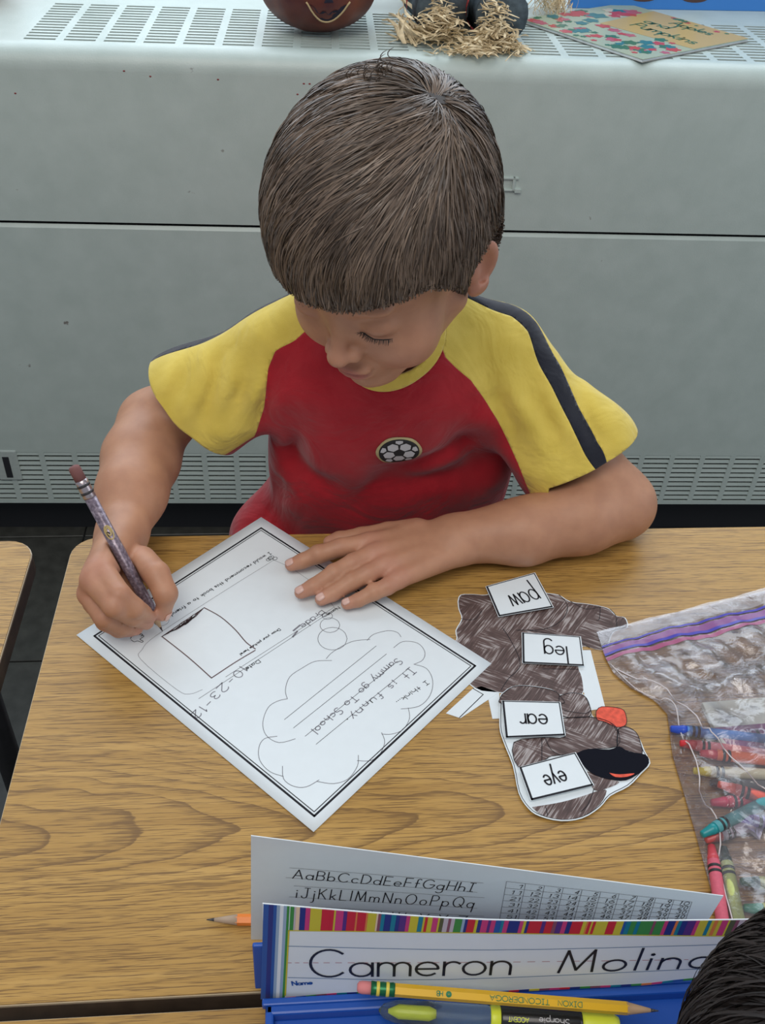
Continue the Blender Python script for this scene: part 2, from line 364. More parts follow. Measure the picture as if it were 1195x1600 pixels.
# ---------------------------------------------------------------- desks
def rrect(x0, y0, x1, y1, r, n=6):
    P = []
    for cx_, cy_, a0 in ((x1-r, y1-r, 0), (x0+r, y1-r, PI/2), (x0+r, y0+r, PI), (x1-r, y0+r, 1.5*PI)):
        P += [(cx_+r*math.cos(a0+PI/2*k/n), cy_+r*math.sin(a0+PI/2*k/n)) for k in range(n+1)]
    return P
def desk(x0, y0, x1, y1, mat, label):
    t = thing('school_desk', ((x0+x1)/2, (y0+y1)/2, 0), label, 'desk'); t['group'] = 'pupils desks pushed together'; ZD = .58; r = .024
    MB().prism(rrect(x0+.001, y0+.001, x1-.001, y1-.001, r), ZD-.0014, ZD).build('desk_top', mat, t)
    MB().prism(rrect(x0+.0003, y0+.0003, x1-.0003, y1-.0003, r), ZD-.0028, ZD-.0012).build('edge_line', rim_m, t)
    MB().prism(rrect(x0, y0, x1, y1, r), ZD-.021, ZD-.0028).build('edge_band', edge_m, t)
    mb = MB(); a, b_, c, d = x0+.05, y0+.045, x1-.05, y1-.05; zb = ZD-.021
    mb.box((a, b_, zb-.115), (c, d, zb-.112)); mb.box((a, b_, zb-.115), (a+.002, d, zb)); mb.box((c-.002, b_, zb-.115), (c, d, zb)); mb.box((a, b_, zb-.115), (c, b_+.002, zb))
    mb.build('book_box', metal_dark, t)
    for sx in (a+.012, c-.012):
        for sy in (b_+.012, d-.012):
            lg = MB().tube([(sx, sy, zb), (sx, sy, .012)], .0125, 12).build('leg', metal_dark, t, True)
            MB().lathe([(.006, 0), (.016, .001), (.016, .012), (.012, .016)], 12, Matrix.Translation((sx, sy, 0))).build('foot_cap', black_vinyl, lg, True)
    return t
d1 = desk(-.218, .2785, .515, .7135, wood_a, 'oak laminate school desk the boy writes on, holding the worksheet'); del d1['group']
d1.rotation_euler.z = 0
d2 = desk(-.985, .2785, -.252, .7105, wood_b, 'oak laminate school desk at the left edge, bare, across the dark gap'); del d2['group']
d3 = desk(-.218, -.165, .515, .2700, wood_c, 'oak laminate school desk at the bottom edge under the blue pencil box'); del d3['group']
# ---------------------------------------------------------------- the boy
def Rx(a): c, s = math.cos(a), math.sin(a); return np.array([[1,0,0],[0,c,-s],[0,s,c]])
def Ry(a): c, s = math.cos(a), math.sin(a); return np.array([[c,0,s],[0,1,0],[-s,0,c]])
def Rz(a): c, s = math.cos(a), math.sin(a); return np.array([[c,-s,0],[s,c,0],[0,0,1]])
def head_R(a, b, c): return Rz(math.radians(c))@Ry(math.radians(b))@Rx(math.radians(a))
HR = head_R(27, -1, -34); HP = np.array([.0640, .695, .8840]); HS = .975
def to_local(P, Rm=HR, pos=HP, s=HS): return (P-pos)@Rm/s
def to_world(L, Rm=HR, pos=HP, s=HS): return np.asarray(L)@Rm.T*s+pos
def head_sdf(P, Rm=HR, pos=HP, s=HS):
    q = to_local(P, Rm, pos, s); ax = np.abs(q[:, 0]); m = np.stack([ax, q[:, 1], q[:, 2]], 1)
    d = ell(q, (0, .012, .037), (.0735, .090, .080))
    d = smin(d, ell(q, (0, -.024, -.014), (.0575, .056, .070)), .02)
    d = smin(d, ell(m, (.031, -.046, -.034), (.031, .030, .033)), .014)              # full cheeks
    d = smin(d, seg(m, (.046, .002, -.045), (.014, -.056, -.076), .017, .014), .014)  # jaw
    d = smin(d, ell(q, (0, -.063, -.079), (.019, .017, .015)), .010)                  # chin
    d = smin(d, ell(q, (0, -.064, -.056), (.024, .020, .020)), .008)                  # mouth mound
    d = smin(d, ell(m, (.026, -.068, .020), (.020, .010, .006)), .010)               # brow
    d = smax(d, -ell(m, (.031, -.091, .001), (.015, .0125, .010)), .014)               # eye socket
    d = smin(d, ell(m, (.030, -.0645, -.0005), (.0150, .0140, .0110)), .005)          # closed lid over the eyeball
    crease = ell(m, (.030, -.0785, .0068), (.015, .003, .0010)); d = smax(d, -crease, .002)
    lash = ell(m, (.030, -.0805, -.0070), (.0135, .0040, .0008)); d = smax(d, -lash, .0015)
    d = smin(d, chain(q, [(0, -.070, .012), (0, -.079, -.008), (0, -.090, -.025)], [.0060, .0055, .0070], .003), .008)
    d = smin(d, ell(q, (0, -.0905, -.0275), (.0092, .0090, .0078)), .004)
    d = smin(d, ell(m, (.0105, -.082, -.0300), (.0062, .0080, .0058)), .004)
    d = smax(d, -ell(m, (.0062, -.086, -.0372), (.0032, .0045, .003)), .002)
    d = smin(d, ell(q, (0, -.0815, -.0510), (.0185, .0075, .0038)), .004)
    d = smin(d, ell(q, (0, -.0800, -.0600), (.0160, .0075, .0046)), .004)
    d = smax(d, -ell(q, (0, -.0890, -.0555), (.0200, .0070, .0009)), .002)
    # ears
    e = Rz(-.45)@Ry(.22)
    ear = ell(m, (.0745, .014, -.012), (.0050, .0175, .0290), e)
    ear = smin(ear, ell(m, (.0725, .009, -.032), (.005, .010, .010), e), .004)
    rim = ell(m, (.0785, .010, -.009), (.0050, .0115, .0200), e); ear = smax(ear, -rim, .003)
    ear = smin(ear, ell(m, (.070, .008, -.014), (.006, .007, .012)), .005)
    d = smin(d, ear, .004)
    return d*s
def neckpt(): return to_world([[0, .030, -.045]])[0]
SHL = np.array([.205, .788, .728]); SHR = np.array([-.045, .795, .722])
ELL_ = np.array([.303, .708, .616]); ELR = np.array([-.148, .815, .640])
SEC = [(.30, .085, .895, .115, .085), (.42, .085, .875, .125, .090), (.50, .092, .850, .124, .090), (.60, .092, .822, .122, .080), (.68, .084, .800, .118, .072), (.72, .080, .788, .104, .067), (.755, .077, .780, .078, .058), (.79, .075, .778, .045, .040)]
def sections(P, grow=0.0, sec=SEC):
    A = np.array(sec); z = P[:, 2]; c = [np.interp(z, A[:, 0], A[:, k]) for k in range(1, 5)]
    a = c[2]+grow; b = c[3]+grow; x = (P[:, 0]-c[0])/a; y = (P[:, 1]-c[1])/b
    r = np.sqrt(np.sqrt(x**4+y**4+1.2*x*x*y*y)+1e-12)
    d = (r-1)*np.minimum(a, b); return np.maximum(d, np.maximum(z-A[-1, 0]-grow*.3, A[0, 0]-z))
HANDS = dict(
 L_wrist=(.1401, .6704, .6050),
 L_index=[[.0600, .6720, .6030], [.0337, .6672, .6025], [.0125, .6625, .5985], [-.0022, .6595, .5935], [-.0122, .6583, .5900]],
 L_middle=[[.0640, .6560, .6040], [.0439, .6461, .6025], [.0263, .6365, .5985], [.0072, .6255, .5935], [-.0037, .6221, .5900]],
 L_ring=[[.0712, .6400, .6030], [.0565, .6324, .6015], [.0414, .6263, .5975], [.0246, .6171, .5925], [.0143, .6132, .5895]],
 L_pinky=[[.0828, .6260, .6000], [.0728, .6186, .5985], [.0607, .6148, .5955], [.0469, .6094, .5915], [.0367, .6074, .5890]],
 L_thumb=[[.1048, .6859, .6030], [.0792, .6891, .6000], [.0539, .6888, .5960], [.0329, .6891, .5925], [.0238, .6886, .5905]])
HANDS.update(
 R_wrist=(-.1600, .6620, .6270),
 R_index=[[-.1650, .5910, .6500], [-.1470, .5640, .6480], [-.1370, .5630, .6340], [-.1290, .5740, .6140]],
 R_middle=[[-.1700, .5830, .6470], [-.1508, .5575, .6430], [-.1400, .5664, .6220], [-.1329, .5783, .6020]],
 R_ring=[[-.1745, .5830, .6320], [-.1616, .5634, .6250], [-.1513, .5706, .6060], [-.1423, .5788, .5950]],
 R_pinky=[[-.1750, .5900, .6150], [-.1650, .5754, .6070], [-.1557, .5769, .5960], [-.1470, .5796, .5915]],
 R_thumb=[[-.1400, .6260, .6260], [-.1230, .6000, .6360], [-.1150, .5850, .6280], [-.1195, .5830, .6080]])
PT = np.array([-.1222, .5870, .5812]); PE = np.array([-.1846, .6410, .7187])
def nrm(v): v = np.asarray(v, float); return v/np.linalg.norm(v)
def hand_L(P):
    H = HANDS; w_ = np.array(H['L_wrist']); d = None
    for n, r0, r1 in (('L_index', .0155, .0098), ('L_middle', .0150, .0098), ('L_ring', .0140, .0093), ('L_pinky', .0130, .0085)):
        off = {'L_index': (0, .012, 0), 'L_middle': (0, .003, 0), 'L_ring': (0, -.006, 0), 'L_pinky': (.002, -.014, 0)}[n]
        e = seg(P, w_+np.array(off), H[n][0], r0, r1); d = e if d is None else smin(d, e, .007)
    for n, s in (('L_index', 1), ('L_middle', 1.0), ('L_ring', .97), ('L_pinky', .88)):
        f = chain(P, H[n], [.0098*s, .0088*s, .0084*s, .0072*s, .0060*s], .002)
        f = smin(f, np.linalg.norm(P-np.array(H[n][2])-(0, 0, .001), axis=1)-.0085*s, .002); d = smin(d, f, .0035)
    d = smin(d, chain(P, H['L_thumb'], [.014, .0105, .0092, .0080, .0062], .003), .006)
    return d
def hand_R(P):
    H = HANDS; w_ = np.array(H['R_wrist']); d = None
    for n, off in (('R_index', (.004, 0, .004)), ('R_middle', (.002, 0, .006)), ('R_ring', (-.004, 0, 0)), ('R_pinky', (-.006, 0, -.006))):
        e = seg(P, w_+np.array(off), H[n][0], .0165, .0112 if n != 'R_pinky' else .0100); d = e if d is None else smin(d, e, .008)
    d = smin(d, seg(P, w_+(0, 0, -.004), (-.156, .606, .6080), .016, .014), .008)
    for n, s in (('R_index', 1), ('R_middle', 1.0), ('R_ring', .97), ('R_pinky', .86)):
        f = chain(P, H[n], [.0108*s, .0094*s, .0086*s, .0068*s], .002); d = smin(d, f, .0015)
    d = smin(d, chain(P, H['R_thumb'], [.0145, .0110, .0100, .0074], .003), .004)
    a, b = PT+(PE-PT)*.17, PE; tc = nrm(np.array([0, 0, 1.198])-(a+b)/2)
    for k in range(5): d = smax(d, -seg(P, a+tc*.006*k, b+tc*.006*k, .0056, .0066), .002)
    return d
def arms(P):
    H = HANDS
    fl_ = chain(P, [SHL, ELL_, (.262, .690, .6150), (.205, .676, .6095), H['L_wrist']], [.026, .0310, .0315, .0275, .0215], .02)
    fl_ = smin(fl_, seg(P, (.24, .688, .6135), np.array(H['L_wrist'])+(0, .008, -.002), .028, .019), .012)
    fr_ = chain(P, [SHR, ELR, (-.155, .765, .634), (-.158, .715, .632), H['R_wrist']], [.026, .0310, .0335, .0290, .0215], .02)
    return fl_, fr_
def box_gate(P, lo, hi):
    return np.all((P > np.array(lo)) & (P < np.array(hi)), axis=1)
def gated(P, f, lo, hi):
    """f is only worked out inside the box lo..hi; outside, the distance to the box stands in"""
    lo = np.array(lo); hi = np.array(hi); q = np.maximum(lo-P, P-hi); dist = np.linalg.norm(np.maximum(q, 0), axis=1)+.012
    m = box_gate(P, lo, hi); r = dist
    if m.any(): r[m] = f(P[m])
    return r
def body_sdf(P):
    d = gated(P, head_sdf, HP-.16, HP+.16)
    n0 = neckpt(); nk = seg(P, n0, (.076, .785, .745), .038, .045); d = smin(d, nk, .014)
    def trunk(Q):
        t = sections(Q, -.016); t = smin(t, seg(Q, SHL-(.03, 0, 0), SHR+(.03, 0, 0), .026, .026), .03)
        for s_, hx, kx in ((1, .135, .165), (-1, .035, .010)):
            t = smin(t, chain(Q, [(hx, .86, .375), (kx, .615, .365), (kx, .650, .095), (kx, .640, .060)], [.066, .048, .032, .028], .02), .03)
            t = smin(t, seg(Q, (kx, .655, .050), (kx, .560, .038), .030, .024), .02)
        return t
    d = smin(d, gated(P, trunk, (-.15, .48, 0), (.32, 1.05, .83)), .01)
    a, b_ = arms(P); d = smin(d, a, .012); d = smin(d, b_, .012)
    d = smin(d, gated(P, hand_L, (-.04, .58, .57), (.175, .72, .64)), .010)
    d = smin(d, gated(P, hand_R, (-.215, .52, .57), (-.09, .70, .69)), .010)
    return smax(d, (.5802-P[:, 2])*1.0-(P[:, 1] > .7135)*10, .001) if False else d
def noclip_table(V):
    """skin pressed flat where it rests on the desk"""
    m = (V[:, 1] < .7135) & (V[:, 2] < .5806) & (V[:, 2] > .55); V[m, 2] = .5806; return V
# skin
m, nt, p = nodes('skin'); at = N(nt, 'ShaderNodeAttribute', attribute_name='tint')
v = coords(nt); n_ = N(nt, 'ShaderNodeTexNoise', i_Scale=60.0, i_Detail=3.0); nt.links.new(v, n_.inputs['Vector'])
r_ = ramp(nt, [(.35, (.93, .90, .90)), (.65, (1.05, 1.05, 1.05))], n_.outputs[0]); mx = N(nt, 'ShaderNodeMixRGB', blend_type='MULTIPLY', i_Fac=1.0)
nt.links.new(at.outputs['Color'], mx.inputs[1]); nt.links.new(r_.outputs[0], mx.inputs[2]); nt.links.new(mx.outputs[0], p.inputs['Base Color'])
p.inputs['Roughness'].default_value = .52; p.inputs['Subsurface Weight'].default_value = .12; p.inputs['Subsurface Radius'].default_value = (1, .35, .2); p.inputs['Subsurface Scale'].default_value = .006
n3 = N(nt, 'ShaderNodeTexNoise', i_Scale=900.0, i_Detail=2.0); nt.links.new(v, n3.inputs['Vector']); b = N(nt, 'ShaderNodeBump', i_Strength=.12, i_Distance=.0004); nt.links.new(n3.outputs[0], b.inputs['Height']); nt.links.new(b.outputs[0], p.inputs['Normal'])
skin_m = m
def skin_tint(V):
    base = np.array([.475, .243, .143]); c = np.repeat(base[None], len(V), 0)
    def mixc(wt, col): c[:] = c*(1-wt[:, None])+np.array(col)*wt[:, None]
    q = to_local(V); ax = np.abs(q[:, 0]); inh = (np.linalg.norm(q, axis=1) < .14)
    g = lambda d, s: np.exp(-(d/s)**2)
    lip = np.maximum(0, 1-((q[:, 0]/.0175)**2+((q[:, 2]+.0555)/.0085)**2))*(q[:, 1] < -.07)
    mixc(inh*np.minimum(1, lip*1.8)*.8, (.42, .13, .11))
    mixc(inh*g(np.linalg.norm(np.stack([ax-.040, q[:, 1]+.062, q[:, 2]+.038], 1), axis=1), .022)*.35, (.58, .26, .19))
    mixc(inh*g(np.linalg.norm(np.stack([ax-.030, q[:, 1]+.080, q[:, 2]+.008], 1), axis=1), .010)*.35, (.33, .18, .15))
    mixc(inh*(ax > .070)*.35, (.60, .25, .20))
    mixc(inh*g(np.linalg.norm(q-(0, -.095, -.029), axis=1), .013)*.3, (.58, .26, .19))
    mole = np.linalg.norm(q-(.050, -.063, -.028), axis=1); mixc(inh*(mole < .0016)*.7, (.16, .08, .06))
    for k_, v_ in HANDS.items():
        if 'wrist' in k_: continue
        for i, s in ((0, .012), (1, .007), (len(v_)-1, .009)):
            mixc(g(np.linalg.norm(V-np.array(v_[i]), axis=1), s)*.35, (.62, .27, .22))
    return c
def set_tint(me, col):
    a = me.color_attributes.new('tint', 'FLOAT_COLOR', 'POINT'); buf = np.ones((len(col), 4), np.float32); buf[:, :3] = col; a.data.foreach_set('color', buf.ravel())
boy = thing('person', (.085, .87, 0), 'seated boy with short brown hair in a red and yellow t-shirt, writing with a pencil', 'person')
Vb, Fb = surface(body_sdf, (-.24, .50, .0), (.38, 1.02, 1.04), .0019)
Vb = noclip_table(Vb)
body_me = np_mesh(Vb, Fb, 'body'); set_tint(body_me, skin_tint(Vb)); body = link('body', body_me, skin_m, boy, True)
# finer relief for the face and hands comes from the same surface at 1.9 mm
# ---- shirt
CREASES = [((-.035, .770, .765), (-.075, .770, .670), .007, .0055), ((-.060, .780, .765), (-.105, .780, .655), .006, .0045), ((-.015, .760, .770), (-.045, .750, .670), .006, .004),
 ((.150, .745, .765), (.215, .735, .655), .008, .005), ((.185, .755, .765), (.250, .735, .660), .007, .004), ((.205, .720, .640), (.040, .735, .600), .010, .006), ((.195, .720, .690), (.060, .735, .620), .009, .005),
 ((.11, .71, .74), (.20, .73, .70), .008, .002), ((-.095, .79, .735), (-.135, .79, .680), .006, .003), ((.235, .74, .74), (.285, .71, .665), .007, .003), ((.12, .715, .72), (.19, .72, .60), .009, .0035), ((.00, .74, .72), (-.01, .75, .58), .008, .0035), ((-.030, .760, .640), (.050, .745, .600), .009, .004), ((.10, .72, .66), (.03, .75, .56), .010, .004), ((-.02, .78, .60), (-.05, .78, .53), .006, .005)]
def fold_noise(P):
    d = fold(P, [((22, 8, 30), .0018, .3), ((-30, 12, 22), .0016, 1.9), ((55, -20, 35), .0008, .5), ((14, 40, -50), .0010, 2.2)])
    def crease(a, b_, w_, amp):
        a = np.array(a, float); b_ = np.array(b_, float); ab = b_-a; Q = P.copy(); Q[:, 1] = 0; a[1] = ab[1] = 0; t = np.clip((Q-a)@ab/(ab@ab), 0, 1); r = np.linalg.norm(Q-a-t[:, None]*ab, axis=1); w_ = w_*(1.6+.5*np.sin(t*9)); amp = amp*np.clip((.800-P[:, 1])/.02, 0, 1)
        return 1.9*amp*np.exp(-(r/w_)**2)*np.sin(np.pi*np.clip(t, .0, 1.0))
    for c_ in CREASES: d = d+crease(*c_)
    return d
HEML = np.array([.272, .740, .655]); HEMR = np.array([-.108, .806, .675])
def nrm(v): v = np.asarray(v, float); return v/np.linalg.norm(v)
AXL = nrm((.47, -.34, -.80)); AXR = nrm((-.72, .05, -.69))
def shirt_sdf(P):
    t = sections(P, .004); t = smin(t, seg(P, SHL-(.035, 0, .005), SHR+(.035, 0, -.005), .042, .042), .045)
    t = smin(t, seg(P, (.076, .775, .76), (.074, .757, .80), .058, .046), .02)
    t = smin(t, seg(P, (.105, .785, .795), SHL+(-.02, 0, .012), .026, .034), .025); t = smin(t, seg(P, (.045, .790, .795), SHR+(.02, 0, .012), .026, .034), .025)
    sl = chain(P, [SHL-(.02, 0, 0), HEML, HEML+AXL*.05], [.046, .049, .050], .02); sr = chain(P, [SHR+(.02, 0, 0), HEMR, HEMR+AXR*.05], [.044, .047, .048], .02)
    # cloth hangs below the raised right arm
    sr = smin(sr, seg(P, (-.04, .780, .715), HEMR+(.020, -.012, -.028), .036, .030), .025)
    sl = smin(sl, seg(P, (.190, .760, .700), HEML+(-.030, -.018, -.020), .036, .028), .025)
    d = smin(smin(t, sl, .018), sr, .018)
    # bottom of the shirt flares out at his right hip
    d = smin(d, ell(P, (-.024, .815, .490), (.060, .052, .050)), .03)
    return d+fold_noise(P)
Vs, Fs = surface(shirt_sdf, (-.24, .62, .38), (.40, 1.0, .86), .0032); Fs = tri(Fs)
def vec(V, a): return V-np.asarray(a)
def axis_dist(V, a, ax): q = V-a; return np.linalg.norm(q-(q@ax)[:, None]*ax, axis=1)
gl_ = np.maximum(-(V_ := Vs-HEML)@AXL, axis_dist(Vs, HEML, AXL)-.098); gr_ = np.maximum(-(Vs-HEMR)@AXR, axis_dist(Vs, HEMR, AXR)-.085)
gl_ = np.where(Vs[:, 0] < .225, 1, gl_); gr_ = np.where(Vs[:, 0] > -.058, 1, gr_)
Vs, Fs, _ = clip(Vs, Fs, gl_)
gr_ = np.maximum(-(Vs-HEMR)@AXR, axis_dist(Vs, HEMR, AXR)-.085); gr_ = np.where(Vs[:, 0] > -.058, 1, gr_); Vs, Fs, _ = clip(Vs, Fs, gr_)
Vs, Fs, _ = clip(Vs, Fs, Vs[:, 2]-.405)
NC = np.array([.074, .755, .775]); NX = nrm((-.10, -.42, .90))
def neck_field(V, r): q = V-NC; h = q@NX; rad = np.linalg.norm(q-h[:, None]*NX, axis=1); return np.maximum(rad-r, -.06-h)
Vs, Fs, _ = clip(Vs, Fs, neck_field(Vs, .047))
Vs, Frest, Fcol = clip(Vs, Fs, neck_field(Vs, .0530))
SEAML = [(.40, -.30), (.62, -.10), (.66, -.046), (.70, -.035), (.74, -.030), (.757, -.023), (.768, -.006), (.80, .030)]
SEAMR = [(.40, .40), (.60, .250), (.63, .214), (.66, .200), (.70, .178), (.74, .150), (.765, .125), (.80, .110)]
def red_field(V):
    L = np.array(SEAML); R_2 = np.array(SEAMR); xl = np.interp(V[:, 2], L[:, 0], L[:, 1]); xr = np.interp(V[:, 2], R_2[:, 0], R_2[:, 1])
    return np.minimum(V[:, 0]-xl, xr-V[:, 0])
Vs, Fred, Fyel = clip(Vs, Frest, red_field(Vs))
STL = [(.115, .790, .820), (.160, .790, .800), (.192, .790, .780), (.2096, .7781, .7664), (.223, .7575, .7483), (.2368, .7385, .7294), (.2494, .7199, .7104), (.2611, .7000, .6899), (.272, .695, .668), (.282, .69, .645)]
STR = [(.03, .800, .815), (-.02, .812, .790), (-.074, .815, .757), (-.139, .824, .708), (-.16, .828, .690)]
def stripe_field(V, pts, w0, w1):
    pts = np.array(pts); best = np.full(len(V), 9.0); n = len(pts)-1
    for i in range(n):
        a, b_ = pts[i], pts[i+1]; ab = b_-a; t = np.clip((V-a)@ab/(ab@ab), 0, 1); d = np.linalg.norm(V-a-t[:, None]*ab, axis=1)-(w0+(w1-w0)*(i+t)/n); best = np.minimum(best, d)
    return best
stripe_g = lambda V: np.minimum(stripe_field(V, STL, .0145, .0068), stripe_field(V, STR, .0135, .0120))
Vs, Fyel, Fstr = clip(Vs, Fyel, stripe_g(Vs))
def cloth_mat(name, col, hi):
    m, nt, p = nodes(name); v = coords(nt); n = N(nt, 'ShaderNodeTexNoise', i_Scale=35.0, i_Detail=5.0); nt.links.new(v, n.inputs['Vector'])
    r = ramp(nt, [(.3, col), (.7, hi)], n.outputs[0]); nt.links.new(r.outputs[0], p.inputs['Base Color']); p.inputs['Roughness'].default_value = .9; p.inputs['Specular IOR Level'].default_value = .15
    p.inputs['Sheen Weight'].default_value = .25; p.inputs['Sheen Roughness'].default_value = .5
    n2 = N(nt, 'ShaderNodeTexNoise', i_Scale=1400.0, i_Detail=1.0); nt.links.new(v, n2.inputs['Vector']); b = N(nt, 'ShaderNodeBump', i_Strength=.35, i_Distance=.0006); nt.links.new(n2.outputs[0], b.inputs['Height']); n4 = N(nt, 'ShaderNodeTexNoise', i_Scale=16.0, i_Detail=3.0, i_Distortion=1.2); nt.links.new(v, n4.inputs['Vector']); b2 = N(nt, 'ShaderNodeBump', i_Strength=.55, i_Distance=.012); nt.links.new(n4.outputs[0], b2.inputs['Height']); nt.links.new(b2.outputs[0], b.inputs['Normal']); nt.links.new(b.outputs[0], p.inputs['Normal']); return m
red_m = cloth_mat('red_jersey', (.34, .013, .022), (.42, .020, .030)); yel_m = cloth_mat('yellow_jersey', (.66, .50, .085), (.76, .59, .12)); blk_m = cloth_mat('black_stripe_jersey', (.014, .016, .024), (.022, .024, .034))
tag(sdf_part('shirt_front_and_back', Vs, Fred, red_m, boy, .0022), 'red shirt body')
ly = Vs[Fyel[:, 0], 0] < .08
for msk, lb in ((ly, 'yellow sleeve on the writing arm'), (~ly, 'yellow sleeve on the resting arm')): tag(sdf_part('sleeve', Vs, Fyel[msk], yel_m, boy, .0022), lb)
ls = Vs[Fstr[:, 0], 0] < .08
for msk in (ls, ~ls): tag(sdf_part('sleeve_stripe', Vs, Fstr[msk], blk_m, boy, .0024), 'black stripe along the shoulder')
tag(sdf_part('collar', Vs, Fcol, yel_m, boy, .0030), 'narrow yellow neckband')
# ---- drape small things on the shirt along +y
def on_shirt(xz, lift=.0012, y0=.62):
    P = np.array([[x, y0, z] for x, z in xz], float)
    for _ in range(60): P[:, 1] += shirt_sdf(P)*.8
    P[:, 1] -= lift; return P
def disc_on_shirt(name, cx_, cz_, r, mat, parent, lift, wob=0, n=36, rings=5):
    xz = [(cx_, cz_)]; F = []
    for k in range(1, rings+1):
        for i in range(n):
            a = 2*PI*i/n; rr = r*k/rings*(1+wob*math.cos(6*a)); xz.append((cx_+rr*math.cos(a), cz_+rr*.98*math.sin(a)))
    for i in range(n): F.append((0, 1+i, 1+(i+1) % n))
    for k in range(rings-1):
        for i in range(n): a = 1+k*n; F.append((a+i, a+n+i, a+n+(i+1) % n, a+(i+1) % n))
    o = link(name, M_(on_shirt(xz, lift), F, name), mat, parent, True); md = o.modifiers.new('t', 'SOLIDIFY'); md.thickness = .0012; md.offset = 0; return o
def poly_on_shirt(name, pts, mat, parent, lift):
    c = np.mean(pts, 0); xz = [tuple(c)]+list(map(tuple, pts)); n = len(pts)
    return link(name, M_(on_shirt(xz, lift), [(0, 1+i, 1+(i+1) % n) for i in range(n)], name), mat, parent, True)
thr_b = plain('black_thread', (.02, .02, .022), .8, bump=.5, nscale=1500); thr_w = plain('white_thread', (.62, .64, .66), .85, bump=.5, nscale=1500); thr_y = plain('gold_thread', (.55, .47, .24), .8, bump=.5, nscale=1500)
BX, BZ = .0885, .6690
badge = disc_on_shirt('football_badge', BX, BZ, .0212, thr_y, boy, .0012, .02); tag(badge, 'round embroidered football badge on the chest')
disc_on_shirt('badge_field', BX, BZ, .0188, thr_b, badge, .0022)
def ngon(cx_, cz_, r, n, a0, lim=None):
    P = [(cx_+r*math.cos(a0+2*PI*i/n), cz_+r*math.sin(a0+2*PI*i/n)) for i in range(n)]
    if lim:
        Q = []
        for x, z in P:
            d = math.hypot(x-BX, z-BZ); k = min(1, lim/d); Q.append((BX+(x-BX)*k, BZ+(z-BZ)*k))
        P = Q
    return np.array(P)
for k in range(5):
    a = math.radians(-90+72*k+4); poly_on_shirt('white_panel', ngon(BX+.0098*math.cos(a), BZ+.0098*math.sin(a), .0056, 6, a+PI/6, .0170), thr_w, badge, .0032)
    a = math.radians(-54+72*k+4); poly_on_shirt('white_panel', ngon(BX+.0163*math.cos(a), BZ+.0163*math.sin(a), .0040, 6, a, .0176), thr_w, badge, .0032)
